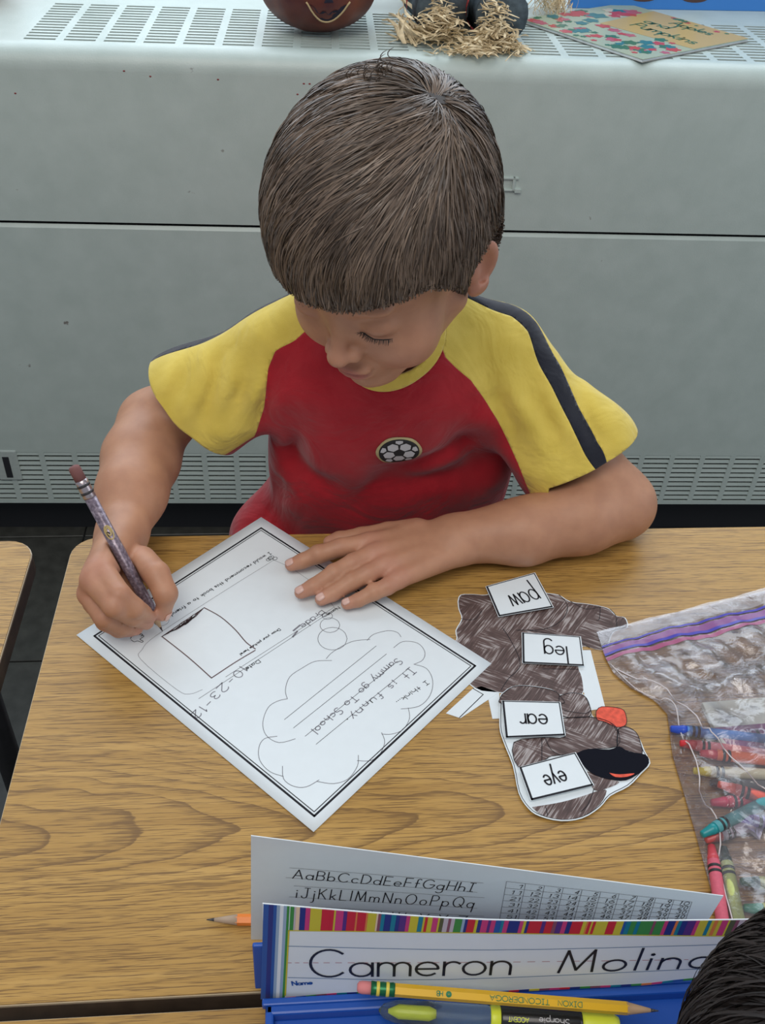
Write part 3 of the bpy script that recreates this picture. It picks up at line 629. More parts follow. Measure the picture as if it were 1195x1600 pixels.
# ---- hair
def hair_mat(name, dark, light, rough=.38):
    m, nt, p = nodes(name); at = N(nt, 'ShaderNodeAttribute', attribute_name='tone')
    r = ramp(nt, [(0, dark), (1, light)], at.outputs['Fac']); nt.links.new(r.outputs[0], p.inputs['Base Color']); p.inputs['Roughness'].default_value = rough; p.inputs['Specular IOR Level'].default_value = .45; return m
def hair(parent, Rm, pos, s, n_str, mat, capmat, W, edge, sweep, seed, length=(.034, .062), wid=.00046, region=None):
    rg = np.random.default_rng(seed); C0 = np.array([0, .012, .037]); RA = np.array([.0800, .0970, .0865])
    def stretch(q): q = q-C0; z = q[:, 2]; q = q.copy(); q[:, 2] = np.where(z < 0, z*.50, z); return q
    def hs(q, g=0.0): u = stretch(q); r = RA+g; k0 = np.linalg.norm(u/r, axis=1); k1 = np.linalg.norm(u/(r*r), axis=1); return k0*(k0-1)/np.maximum(k1, 1e-9)
    def grad(q):
        e = 1e-4; g = np.stack([hs(q+np.eye(3)[i]*e)-hs(q-np.eye(3)[i]*e) for i in range(3)], 1); return g/np.linalg.norm(g, axis=1)[:, None]
    def zl(q):
        th = np.degrees(np.arctan2(np.abs(q[:, 0]), -q[:, 1])); return np.interp(th, edge[0], edge[1])
    f = lambda P: np.maximum(hs(to_local(P, Rm, pos, s), .001)*s, -(hs(to_local(P, Rm, pos, s), -.007))*s)
    V, F = surface(f, pos-.15, pos+.17, .0032); F = tri(F); q = to_local(V, Rm, pos, s)
    V, F, _ = clip(V, F, q[:, 2]-zl(q)-.001)
    cap = sdf_part('hair', V, F, capmat, parent)
    # strand roots over the scalp
    q = rg.normal(size=(n_str*3, 3)); q /= np.linalg.norm(q, axis=1)[:, None]; q = q*RA+C0; q[:, 2] = np.where(q[:, 2] < C0[2], C0[2]+(q[:, 2]-C0[2])*1.0, q[:, 2])
    q = q[(q[:, 2] > zl(q)+.006)][:n_str]; n = len(q); root = q.copy()
    cl = root[rg.choice(n, max(60, n//26), replace=False)]
    near = np.empty(n, int)
    for i in range(0, n, 4000): near[i:i+4000] = ((root[i:i+4000, None, :]-cl[None])**2).sum(2).argmin(1)
    L = rg.uniform(*length, n); K = 10; jit = rg.normal(size=(n, 3))*.10; cj = rg.normal(size=(len(cl), 3))*.22; liftj = rg.normal(size=len(cl))*.0008; tonec = rg.uniform(0, 1, len(cl))
    pts = np.empty((n, K, 3)); cur = q.copy(); d0 = hs(cur); g = grad(cur); cur -= g*d0[:, None]
    prof = np.array([.0005, .0020, .0034, .0044, .0050, .0053, .0053, .0050, .0044, .0036]); lift_s = rg.uniform(.35, 1.25, n)
    alive = np.ones(n, bool); off = root-cl[near]
    W = np.array(W)
    for k in range(K):
        g = grad(cur); pts[:, k] = cur+g*((prof[k]*lift_s+liftj[near]*(k/K))[:, None])-off*(0.45*(k/(K-1))**1.3)[..., None] if False else cur+g*((prof[k]*lift_s+liftj[near]*(k/K))[:, None])-off*(.34*(k/(K-1))**1.3)
        dW = cur-W; dW /= np.linalg.norm(dW, axis=1)[:, None]+1e-6
        top = np.clip((cur[:, 2]-.05)/.06, 0, 1)[:, None]
        dirv = dW*.9+np.array(sweep)*top*1.0+np.array([0, 0, -1.0])*(1-top)*1.1+jit+cj[near]*(1-.6*(k/K))
        dirv -= g*(dirv*g).sum(1)[:, None]; dirv /= np.linalg.norm(dirv, axis=1)[:, None]+1e-9
        nxt = cur+dirv*(L/(K-1))[:, None]; nxt -= grad(nxt)*hs(nxt)[:, None]
        alive &= nxt[:, 2] > zl(nxt)-rand_edge(rg, n); cur = np.where(alive[:, None], nxt, cur)
    # ribbons, tapering
    T = np.gradient(pts, axis=1); T /= np.linalg.norm(T, axis=2)[..., None]+1e-9
    G = pts-C0; G /= np.linalg.norm(G, axis=2)[..., None]; G = G+rg.normal(size=(n, 1, 3))*.45; side = np.cross(T, G); side /= np.linalg.norm(side, axis=2)[..., None]+1e-9
    wd = wid*rg.uniform(.6, 1.3, (n, 1, 1))*np.array([.7, 1, 1, 1, 1, .95, .9, .75, .55, .2])[None, :, None]
    A = to_world((pts-side*wd).reshape(-1, 3), Rm, pos, s).reshape(n, K, 3); B_ = to_world((pts+side*wd).reshape(-1, 3), Rm, pos, s).reshape(n, K, 3)
    VV = np.stack([A, B_], 2).reshape(-1, 3); i0 = (np.arange(n)[:, None]*K+np.arange(K-1)[None])*2; FF = np.stack([i0, i0+1, i0+3, i0+2], -1).reshape(-1, 4)
    tone = np.clip(0.52*tonec[near]**2+.24*rg.uniform(0, 1, n)**2+.16, 0, 1)
    me = bpy.data.meshes.new('hair_strands'); me.vertices.add(len(VV)); me.vertices.foreach_set('co', VV.astype(np.float32).ravel()); FF = FF.astype(np.int32)
    me.loops.add(FF.size); me.loops.foreach_set('vertex_index', FF.ravel()); me.polygons.add(len(FF)); me.polygons.foreach_set('loop_start', np.arange(len(FF), dtype=np.int32)*4); me.polygons.foreach_set('loop_total', np.full(len(FF), 4, np.int32)); me.update(calc_edges=True)
    a = me.attributes.new('tone', 'FLOAT', 'POINT'); a.data.foreach_set('value', np.repeat(tone, K*2).astype(np.float32))
    o = link('hair_strands', me, mat, cap, True); o['kind'] = 'stuff'; return cap
def rand_edge(rg, n): return rg.uniform(0, .0045, n)
hm = hair_mat('brown_hair', (.032, .023, .017), (.29, .212, .155)); hc = plain('brown_scalp_hair', (.030, .020, .014), .6)
EDGE = ([0, 40, 55, 66, 76, 84, 100, 118, 135, 180], [.0345, .0340, .031, .018, -.004, .012, .018, .012, -.040, -.052])
hair(boy, HR, HP, HS, 46000, hm, hc, (.030, .050, .120), EDGE, (-.95, -.55, 0), 11)
# cowlick: a small loop of hair standing at the crown
mb = MB()
for k in range(26):
    a0 = rng.uniform(-.5, .5); r0 = rng.uniform(.004, .0075); c0 = np.array([.004+rng.normal()*.007, .044+rng.normal()*.008, .121])
    P = [to_world([c0+np.array([-r0*math.sin(t*1.9), -.4*r0*math.sin(t*1.9)+a0*.006, r0*(1-math.cos(t*1.7))*.75+t*.001])])[0] for t in np.linspace(0, 1.6, 7)]
    mb.tube(P, [.0004, .00045, .00045, .0004, .00035, .0003, .0001], 4, False)
ck = mb.build('cowlick', plain('cowlick_hair', (.10, .072, .052), .4), boy, True); ck['kind'] = 'stuff'
# lashes and brows
lm_ = plain('lash_hair', (.02, .013, .01), .6); mb = MB(); mb2 = MB()
for s_ in (1, -1):
    mb.tube(to_world([(s_*(.030+.0150*t), -.0772-.0012*(1-t*t)+.0025*abs(t), -.0072+.0022*t*t) for t in np.linspace(-1, 1, 9)]), [.0002]+[.0005]*7+[.0002], 5) if s_ > 0 else None
    for k in range(44 if s_ > 0 else 0):
        t = (k-21.5)/21.5+rng.uniform(-.04, .04); le = rng.uniform(.6, 1.1); x = .030+.0145*t; y = -.0775-.0012*(1-t*t)+.002*abs(t); z = -.0068+.0016*t*t
        P = [to_world([(s_*(x+.0016*t*u), y-.0034*u*le, z-.0040*u*le+.0018*u*u)])[0] for u in (0, .35, .7, 1)]
        mb.tube(P, [.00030, .00026, .00018, .00006], 4, False)
    for k in range(40):
        t = rng.uniform(-1, 1); x = .031+.018*t; P0 = np.array([s_*x, -.0800+.010*max(t, 0)**2, .0165+rng.normal()*.0012-.003*t*t]); q = P0[None].copy()
        P = to_world([P0, P0+np.array([s_*.003, .0004, .0006]), P0+np.array([s_*.006, .0012, .0002])])
        mb2.tube(P, [.0002, .00025, .0001], 3, False)
mb.build('eyelashes', lm_, boy)['kind'] = 'stuff'
# nails
nail_m = plain('fingernail', (.66, .42, .35), .3, .5)
def nail(p0, p1, r, up, s=1.0):
    p0, p1 = np.array(p0), np.array(p1); t = nrm(p1-p0); up = nrm(np.array(up)-t*(np.array(up)@t)); sd = np.cross(t, up); c = p1+t*.0005; V = []; F = []; nu, nv = 7, 6
    for i in range(nu):
        for j in range(nv):
            u = -1+2*i/(nu-1); v_ = j/(nv-1); hw = .0041*s*(1-.25*(2*v_-1)**4)*math.sqrt(max(0, 1-max(0, (v_-.75)/.25*.8)**2)); rr = r*s
            ang = u*hw/rr*1.05; V.append(c+t*(-.0040+.0078*v_)*s+sd*rr*math.sin(ang)*.98+up*(rr*math.cos(ang)*1.0-.0014*v_**2*s+.0004))
    for i in range(nu-1):
        for j in range(nv-1): F.append((i*nv+j, (i+1)*nv+j, (i+1)*nv+j+1, i*nv+j+1))
    o = link('fingernail', M_(V, F, 'nail'), nail_m, boy, True); md = o.modifiers.new('t', 'SOLIDIFY'); md.thickness = .0006; md.offset = 0
for nme, s_ in (('L_index', 1), ('L_middle', 1), ('L_ring', .97), ('L_pinky', .88)): nail(HANDS[nme][3], HANDS[nme][4], .0061, (0, -.15, 1), s_)
nail(HANDS['R_thumb'][2], HANDS['R_thumb'][3], .0074, (.9, -.5, .1), 1.05)
# clothes below the desk and the chair he sits on
jeans = plain('dark_jeans', (.03, .04, .07), .9, .2, .2, 300)
mb = MB()
def trouser_sdf(P):
    d = ell(P, (.085, .87, .40), (.135, .10, .075))
    for hx, kx in ((.135, .165), (.035, .010)): d = smin(d, chain(P, [(hx, .86, .375), (kx, .615, .365), (kx, .650, .095)], [.074, .057, .042], .02), .03)
    return d
Vt, Ft = surface(trouser_sdf, (-.12, .50, .02), (.30, 1.02, .52), .008); Ft = tri(Ft)
tag(sdf_part('trousers', Vt, Ft, jeans, boy), 'dark trousers')
shoe_m = plain('dark_trainer', (.05, .05, .06), .6); sole_m = plain('pale_sole', (.6, .6, .58), .6)
for kx in (.165, .010):
    Vq, Fq = surface(lambda P: smin(smax(ell(P, (kx, .600, .040), (.036, .095, .046)), .012-P[:, 2], .004), seg(P, (kx, .650, .05), (kx, .650, .090), .036, .034), .02), (kx-.08, .47, 0), (kx+.08, .74, .14), .006)
    sh = sdf_part('shoe', Vq, tri(Fq), shoe_m, boy); MB().prism([(kx+.037*math.cos(a), .600+.096*math.sin(a)) for a in np.linspace(0, 2*PI, 25)[:-1]], 0, .016).build('sole', sole_m, sh)
chair = thing('school_chair', (.085, .88, 0), 'blue plastic school chair under the boy', 'chair')
seat_m = plain('blue_plastic_seat', (.03, .08, .25), .4); steel = plain('chrome_tube', (.6, .6, .6), .25, Metallic=1.0)
MB().bbox((-.085, .72, .288), (.255, 1.03, .300), .005, seg=2).build('seat', seat_m, chair)
MB().bbox((-.005, 1.025, .40), (.175, 1.037, .48), .005, seg=2).build('backrest', seat_m, chair)
for x in (-.06, .23):
    for y in (.75, 1.0): MB().tube([(x, y, .288), (x, y, .0)], .010, 10).build('leg', steel, chair, True)
for x in (.03, .14): MB().tube([(x, 1.020, .29), (x, 1.040, .33), (x, 1.040, .47)], .008, 8).build('back_post', steel, chair, True)
# ---------------------------------------------------------------- writing
def arc(cx_, cy_, rx, ry, a0, a1, n=14): return [(cx_+rx*math.cos(math.radians(a0+(a1-a0)*k/n)), cy_+ry*math.sin(math.radians(a0+(a1-a0)*k/n))) for k in range(n+1)]
O_ = lambda cx_=.25, r=.25: arc(cx_, .25, r, .25, 0, 360, 18)
GL = {
'a': (.5, [O_(), [(.5, .5), (.5, 0)]]), 'b': (.5, [[(0, 1), (0, 0)], O_()]), 'c': (.45, [arc(.25, .25, .25, .25, 45, 315)]), 'd': (.5, [O_(), [(.5, 1), (.5, 0)]]),
'e': (.5, [[(0, .25), (.5, .25)]+arc(.25, .25, .25, .25, 0, 315)]), 'f': (.35, [[(.38, .92)]+arc(.25, .82, .13, .16, 60, 180)+[(.12, 0)], [(0, .5), (.3, .5)]]),
'g': (.5, [O_(), [(.5, .5), (.5, -.2)]+arc(.25, -.2, .25, .22, 0, -150)]), 'h': (.46, [[(0, 1), (0, 0)], arc(.23, .27, .23, .23, 180, 0)+[(.46, 0)]]),
'i': (.06, [[(.03, .5), (.03, 0)], arc(.03, .7, .02, .02, 0, 360, 5)]), 'j': (.2, [[(.18, .5), (.18, -.2)]+arc(.03, -.2, .15, .2, 0, -110), arc(.18, .7, .02, .02, 0, 360, 5)]),
'k': (.4, [[(0, 1), (0, 0)], [(.38, .5), (0, .2)], [(.12, .29), (.4, 0)]]), 'l': (.06, [[(.03, 1), (.03, 0)]]),
'm': (.72, [[(0, .5), (0, 0)], arc(.18, .32, .18, .18, 180, 0)+[(.36, 0)], arc(.54, .32, .18, .18, 180, 0)+[(.72, 0)]]), 'n': (.44, [[(0, .5), (0, 0)], arc(.22, .28, .22, .22, 180, 0)+[(.44, 0)]]),
'o': (.5, [O_()]), 'p': (.5, [[(0, .5), (0, -.45)], O_()]), 'q': (.5, [O_(), [(.5, .5), (.5, -.45)]]), 'r': (.3, [[(0, .5), (0, 0)], arc(.2, .28, .2, .22, 180, 45)]),
's': (.36, [arc(.18, .37, .16, .13, 40, 270)+arc(.18, .12, .17, .12, 90, -140)]), 't': (.34, [[(.17, .9), (.17, 0)], [(0, .5), (.34, .5)]]),
'u': (.44, [[(0, .5)]+arc(.22, .22, .22, .22, 180, 360)+[(.44, .5)], [(.44, .5), (.44, 0)]]), 'v': (.44, [[(0, .5), (.22, 0), (.44, .5)]]), 'w': (.66, [[(0, .5), (.17, 0), (.33, .5), (.5, 0), (.66, .5)]]),
'x': (.4, [[(0, .5), (.4, 0)], [(.4, .5), (0, 0)]]), 'y': (.44, [[(0, .5), (.22, 0)], [(.44, .5), (.03, -.45)]]), 'z': (.4, [[(0, .5), (.4, .5), (0, 0), (.4, 0)]]),
'A': (.7, [[(0, 0), (.35, 1), (.7, 0)], [(.12, .35), (.58, .35)]]), 'B': (.55, [[(0, 0), (0, 1), (.3, 1)]+arc(.3, .76, .22, .24, 90, -90)+[(0, .52)], [(.3, .52)]+arc(.3, .26, .25, .26, 90, -90)+[(0, 0)]]),
'C': (.75, [arc(.42, .5, .42, .5, 45, 315, 20)]), 'D': (.65, [[(0, 0), (0, 1), (.2, 1)]+arc(.2, .5, .45, .5, 90, -90)+[(0, 0)]]), 'E': (.5, [[(.5, 1), (0, 1), (0, 0), (.5, 0)], [(0, .5), (.42, .5)]]),
'F': (.5, [[(.5, 1), (0, 1), (0, 0)], [(0, .5), (.42, .5)]]), 'G': (.8, [arc(.42, .5, .42, .5, 45, 345, 20)+[(.83, .45), (.5, .45)]]), 'H': (.6, [[(0, 1), (0, 0)], [(.6, 1), (.6, 0)], [(0, .5), (.6, .5)]]),
'I': (.4, [[(.2, 1), (.2, 0)], [(0, 1), (.4, 1)], [(0, 0), (.4, 0)]]), 'J': (.45, [[(.42, 1), (.42, .25)]+arc(.21, .25, .21, .25, 0, -170), [(.2, 1), (.6, 1)]]), 'K': (.55, [[(0, 1), (0, 0)], [(.52, 1), (0, .45)], [(.15, .6), (.55, 0)]]),
'L': (.48, [[(0, 1), (0, 0), (.48, 0)]]), 'M': (.75, [[(0, 0), (.08, 1), (.375, .1), (.67, 1), (.75, 0)]]), 'N': (.6, [[(0, 0), (0, 1), (.6, 0), (.6, 1)]]), 'O': (.8, [arc(.4, .5, .4, .5, 0, 360, 22)]),
'P': (.55, [[(0, 0), (0, 1), (.3, 1)]+arc(.3, .74, .24, .26, 90, -90)+[(0, .48)]]), 'Q': (.8, [arc(.4, .5, .4, .5, 0, 360, 22), [(.5, .3), (.82, -.05)]]), 'R': (.55, [[(0, 0), (0, 1), (.3, 1)]+arc(.3, .75, .22, .25, 90, -90)+[(0, .5)], [(.25, .5), (.55, 0)]]),
'S': (.52, [arc(.26, .76, .24, .24, 40, 270)+arc(.26, .26, .25, .26, 90, -145)]), 'T': (.6, [[(.3, 1), (.3, 0)], [(0, 1), (.6, 1)]]), 'U': (.55, [[(0, 1), (0, .28)]+arc(.275, .28, .275, .28, 180, 360)+[(.55, 1)]]),
'V': (.6, [[(0, 1), (.3, 0), (.6, 1)]]), 'W': (.85, [[(0, 1), (.2, 0), (.42, 1), (.64, 0), (.85, 1)]]), 'X': (.55, [[(0, 1), (.55, 0)], [(.55, 1), (0, 0)]]), 'Y': (.55, [[(0, 1), (.27, .5), (.55, 1)], [(.27, .5), (.27, 0)]]), 'Z': (.55, [[(0, 1), (.55, 1), (0, 0), (.55, 0)]]),
'0': (.45, [arc(.22, .5, .22, .5, 0, 360, 18)]), '1': (.1, [[(0, .82), (.08, 1), (.08, 0)]]), '2': (.48, [arc(.23, .74, .22, .26, 160, -30, 10)+[(0, 0), (.48, 0)]]), '3': (.45, [arc(.2, .76, .21, .24, 150, -90, 10)+arc(.2, .26, .24, .26, 90, -150, 10)]),
'4': (.5, [[(.38, 0), (.38, 1), (0, .3), (.5, .3)]]), '5': (.45, [[(.42, 1), (.05, 1), (.03, .58)]+arc(.2, .31, .24, .31, 120, -150, 12)]), '6': (.45, [[(.35, 1)]+arc(.23, .28, .22, .28, 140, 500, 18)]), '7': (.45, [[(0, 1), (.45, 1), (.12, 0)]]),
'8': (.45, [arc(.22, .75, .19, .25, 0, 360, 14), arc(.22, .25, .23, .25, 0, 360, 14)]), '9': (.45, [arc(.22, .72, .22, .28, 0, 360, 16), [(.44, .72), (.3, 0)]]),
'-': (.3, [[(0, .45), (.3, .45)]]), '.': (.06, [arc(.03, .03, .025, .025, 0, 360, 5)]), '!': (.06, [[(.03, 1), (.03, .3)], arc(.03, .03, .02, .02, 0, 360, 5)]), ' ': (.35, [])}
def write(text, p0, p1, h, gap=.16, wob=0.0, skew=0.0, seed=0):
    """polylines of a line of text from p0 to p1 (its baseline) with cap height h, in the 2-D frame of its sheet"""
    rg = random.Random(seed); tot = sum(GL[c][0]+gap for c in text)-gap; p0 = Vector((*p0, 0)); p1 = Vector((*p1, 0)); d = (p1-p0); Ln = d.length; d /= Ln; up = Vector((-d.y, d.x, 0)); k = Ln/tot; x = 0; out = []
    for c in text:
        w_, st = GL[c]; dy = rg.uniform(-1, 1)*wob*h; sc = 1+rg.uniform(-1, 1)*wob
        for s_ in st: out.append([tuple((p0+d*((x+a*sc)*k+skew*b*h)+up*(b*h*sc+dy))[:2]) for a, b in s_])
        x += w_+gap
    return out
def smooth_poly(pts, n=4):
    P = [Vector((*p, 0)) for p in pts]; out = []
    for i in range(len(P)-1):
        a, b, c, d = P[max(i-1, 0)], P[i], P[i+1], P[min(i+2, len(P)-1)]
        for k in range(n):
            t = k/n; q = .5*((2*b)+(c-a)*t+(2*a-5*b+4*c-d)*t*t+(3*b-a-3*c+d)*t**3); out.append((q.x, q.y))
    out.append((P[-1].x, P[-1].y)); return out
def ribbons(polys, wd, fr, lift=.00015):
    """flat ribbons on the sheet whose frame is fr = 4x4 matrix"""
    mb = MB(); parts_ = []
    for pl in polys:
        cur = [pl[0]]
        for i in range(1, len(pl)):
            cur.append(pl[i])
            if i < len(pl)-1:
                a = (pl[i][0]-pl[i-1][0], pl[i][1]-pl[i-1][1]); b = (pl[i+1][0]-pl[i][0], pl[i+1][1]-pl[i][1]); la, lb = math.hypot(*a), math.hypot(*b)
                if la > 1e-9 and lb > 1e-9 and (a[0]*b[0]+a[1]*b[1])/(la*lb) < .55: parts_.append(cur); cur = [pl[i]]
        parts_.append(cur)
    for pl in parts_:
        P = [Vector((*p, 0)) for p in pl]; n = len(P)
        if n < 2: continue
        V = []
        for i in range(n):
            t = P[min(i+1, n-1)]-P[max(i-1, 0)]; t = t.normalized() if t.length > 1e-9 else Vector((1, 0, 0)); s_ = Vector((-t.y, t.x, 0))*wd/2
            e = t*(wd*.35 if i == n-1 else -wd*.35 if i == 0 else 0); V += [fr @ (P[i]+e+s_+Vector((0, 0, lift))), fr @ (P[i]+e-s_+Vector((0, 0, lift)))]
        mb.add(V, [(2*i, 2*i+1, 2*i+3, 2*i+2) for i in range(n-1)])
    return mb
def draw(name, polys, wd, fr, mat, parent, lift=.00015, stuff=True):
    o = ribbons(polys, wd, fr, lift).build(name, mat, parent); 
    if stuff: o['kind'] = 'stuff'
    return o
def FR(f): return frame(f[0], f[1], f[2])
def fill(name, pts, fr, z, mat, parent, th=.0002): return MB().prism([tuple(p) for p in pts], z, z+th, fr).build(name, mat, parent)
WS_F = [[-.04198,.73825,.58],[-.70591,-.7083,.0],[.7083,-.70591,.0]]
WS = {"frame": [[.0121,.0145],[.2087,.0109],[.2091,.2712],[.013,.2726]],"bottom_text": [[.0305,.0427],[.1461,.0387]],"box": [[.0389,.1314],[.0313,.0806],[.0341,.0595],[.0516,.0533],[.1639,.0496],[.1886,.0537],[.1963,.0621],[.197,.1083],[.193,.1193],[.1831,.1233]],"nameline": [[.0427,.1394],[.1913,.1283]],"scrib": [[.1207,.0541],[.1312,.0494],[.152,.0497],[.1684,.0541],[.1554,.0587],[.1349,.0585],[.1207,.0541]],"draw": [[[.1207,.0541],[.1184,.0729],[.1201,.0934],[.1238,.1112],[.1237,.1223]],[[.1679,.0546],[.1681,.0878],[.17,.1195]],[[.17,.1195],[.1454,.1211],[.1249,.1235]]],"lines": [[[.0514,.1951],[.1596,.1934]],[[.0523,.2075],[.1605,.2044]],[[.0523,.2196],[.1601,.2167]],[[.0522,.2315],[.1598,.2282]]],"cloud": [[[.1433,.1803],[.1377,.1725],[.1257,.1655],[.1116,.1663],[.0992,.1691],[.0892,.1786]],[[.0909,.1738],[.0807,.1727],[.0618,.1765],[.0493,.1862]],[[.0519,.1852],[.0426,.1846],[.0308,.191],[.027,.1982],[.0288,.2039]],[[.0427,.2074],[.0319,.2086],[.0247,.2188],[.0279,.2295],[.0363,.2343],[.0449,.2322]],[[.0454,.2318],[.0418,.2427],[.0485,.2546],[.062,.2627],[.0768,.2633],[.089,.2544]],[[.0842,.258],[.092,.2656],[.1038,.2686],[.1128,.265],[.1182,.2592]],[[.1172,.2582],[.1227,.2661],[.1346,.2707],[.1431,.2689],[.1496,.2617]],[[.1454,.259],[.1533,.2651],[.1664,.2676],[.1767,.2624],[.1836,.2521]],[[.1817,.2522],[.1925,.2494],[.1984,.242],[.1988,.2322],[.1914,.2235]],[[.1974,.2304],[.2012,.22],[.1994,.2074],[.1919,.1983],[.1831,.1952],[.1748,.2007]],[[.167,.2128],[.178,.206],[.1798,.1938],[.173,.183],[.1602,.1755],[.1507,.1761],[.1433,.1803]]],"bub": [[[.051,.1437],[.0529,.1446],[.055,.1444],[.057,.1431],[.0581,.1411],[.0582,.1389],[.0571,.1371],[.0552,.1362],[.0531,.1364],[.0511,.1376],[.05,.1396],[.0499,.1418],[.051,.1437]],[[.0547,.1558],[.0587,.1579],[.0631,.1578],[.0669,.1555],[.0689,.1516],[.0688,.1471],[.0664,.1433],[.0624,.1411],[.0579,.1412],[.0541,.1435],[.0521,.1475],[.0523,.152],[.0547,.1558]],[[.0621,.1712],[.0681,.1744],[.0747,.1743],[.0801,.1709],[.0831,.1652],[.0828,.1586],[.0792,.1529],[.0733,.1496],[.0666,.1496],[.0609,.153],[.0579,.1588],[.0584,.1655],[.0621,.1712]]],"t_name": [[.0391,.1392],[.0526,.1386]],"t_date": [[.1305,.133],[.1443,.1322]],"t_draw": [[.0935,.12],[.1366,.1169]],"h_name": [[.0523,.1312],[.0783,.1306]],"h_ll": [[[.0783,.1306],[.0868,.131]],[[.0852,.1339],[.0923,.1357]]],"h_date": [[.1448,.1275],[.207,.1356]],"t_think": [[.0524,.2504],[.0859,.2468]],"h_it": [[.0503,.2311],[.126,.2288]],"h_sam": [[.0498,.2163],[.1522,.2161]],"bee": [.035,.0498],"thumb": [.1836,.0377],"circ": [.156,.0391]}
DOG = {"back": [[.137,.6161],[.1408,.6246],[.1532,.625],[.1637,.6239],[.1772,.6298],[.1969,.6395],[.2131,.639],[.2178,.6261],[.2313,.6219],[.2401,.6129],[.2554,.6095],[.267,.606],[.274,.6021],[.278,.5935],[.2853,.5909],[.2842,.5791],[.2714,.5748],[.2645,.5647],[.2595,.554],[.2491,.5546],[.2389,.5583],[.2331,.5479],[.2296,.5328],[.23,.5222],[.2254,.5039],[.2057,.5026],[.1934,.5051],[.1589,.5094],[.151,.5103],[.1381,.5148],[.1227,.5388],[.1191,.5629],[.1296,.5692],[.1305,.5806],[.1376,.5944],[.1366,.6064]],"arcs": [[[.2313,.6219],[.236,.6106],[.2333,.5985],[.2238,.5869],[.2083,.5792],[.1859,.5788]],[[.2401,.6129],[.252,.6028],[.2659,.6053]],[[.2659,.6053],[.2614,.5904],[.2582,.5881]],[[.274,.6021],[.2771,.5935],[.274,.5782]],[[.1376,.5944],[.1486,.5928],[.1571,.6033]],[[.1842,.5788],[.201,.5771],[.2301,.5681],[.2444,.5563]],[[.1726,.5815],[.178,.5631],[.1803,.5388],[.1679,.5245],[.1594,.5124]],[[.1992,.5339],[.2287,.5324]],[[.2062,.5046],[.1948,.5121],[.1808,.5147],[.1693,.5141],[.1592,.5063]]],"head": [[.1576,.5064],[.1686,.5145],[.1825,.5152],[.201,.5105],[.2062,.5046],[.2162,.5062],[.227,.5038],[.2294,.4937],[.2285,.482],[.2339,.4794],[.2445,.4717],[.2529,.4704],[.2594,.4654],[.261,.456],[.2616,.4459],[.2627,.4351],[.2529,.4259],[.2403,.4153],[.2242,.4076],[.2138,.3981],[.1988,.3899],[.1827,.3883],[.168,.3929],[.1607,.3997],[.1559,.4131],[.1558,.437],[.1522,.4605],[.1517,.4754]],"brown": [[[.1592,.5063],[.1693,.5137],[.1822,.514],[.2007,.5092],[.2065,.5025],[.2046,.4936],[.1581,.4954]],[[.2057,.5026],[.2161,.5056],[.2259,.5028],[.2284,.4927],[.2276,.483],[.2215,.4803],[.2045,.4819],[.2038,.4937]],[[.2033,.48],[.2262,.4805],[.2406,.4747],[.2454,.466],[.2408,.4513],[.2188,.4495],[.2057,.4455],[.1873,.4445],[.1804,.4404],[.1599,.4351],[.1603,.4583],[.1847,.4619],[.2017,.4621]],[[.2459,.4679],[.2527,.4699],[.2591,.4645],[.2601,.4551],[.2583,.4434],[.2487,.4465],[.2408,.4513]],[[.2117,.4294],[.2271,.4218],[.2338,.4189],[.2237,.4143],[.213,.4131]],[[.1637,.4004],[.186,.4035],[.2046,.4084],[.2165,.4121],[.2223,.4118],[.2144,.4006],[.1991,.3912],[.1829,.3894],[.1695,.3937]]],"nose": [[.2064,.4455],[.2173,.4496],[.2339,.4483],[.2422,.4509],[.2485,.4456],[.2606,.4424],[.2613,.4352],[.2524,.4268],[.2393,.4201],[.227,.4215],[.2175,.4253],[.2113,.432]],"slit": [[.2281,.4269],[.2355,.4252],[.2473,.4256],[.2408,.4229],[.2319,.4231]],"tongue": [[.2323,.4857],[.2382,.4904],[.2535,.4878],[.2557,.4809],[.2532,.4717],[.2455,.4694],[.2375,.4749],[.2312,.478]],"strip1": [[.227,.5543],[.2446,.5537],[.2418,.4908],[.2282,.4888]],"strip2": [[.1476,.5068],[.1575,.5105],[.1554,.4838],[.1477,.4836]],"smallcard": [[.1365,.5149],[.144,.5171],[.1574,.51],[.1221,.4851],[.1111,.4904]],"smallline": [[.1365,.5149],[.144,.5083],[.1214,.4856]],"cards": [[[.2142,.6494],[.1647,.6322],[.1703,.5933],[.2224,.6037]],[[.2388,.5674],[.1876,.5741],[.1816,.5388],[.2343,.5337]],[[.2049,.495],[.1571,.4984],[.1539,.4613],[.2019,.4618]],[[.206,.4455],[.1593,.4337],[.1629,.4042],[.2133,.4153]]],"hl": [[[.1855,.4619],[.1884,.4499],[.1963,.4441]],[[.183,.461],[.1787,.4395]],[[.2132,.4139],[.2057,.4009],[.1985,.3948]],[[.1737,.3999],[.1736,.3927]],[[.2065,.4877],[.2224,.4841],[.2278,.4868]],[[.2033,.48],[.2262,.4805],[.2406,.4747],[.2449,.4641]],[[.2459,.4679],[.2408,.4513]]]}
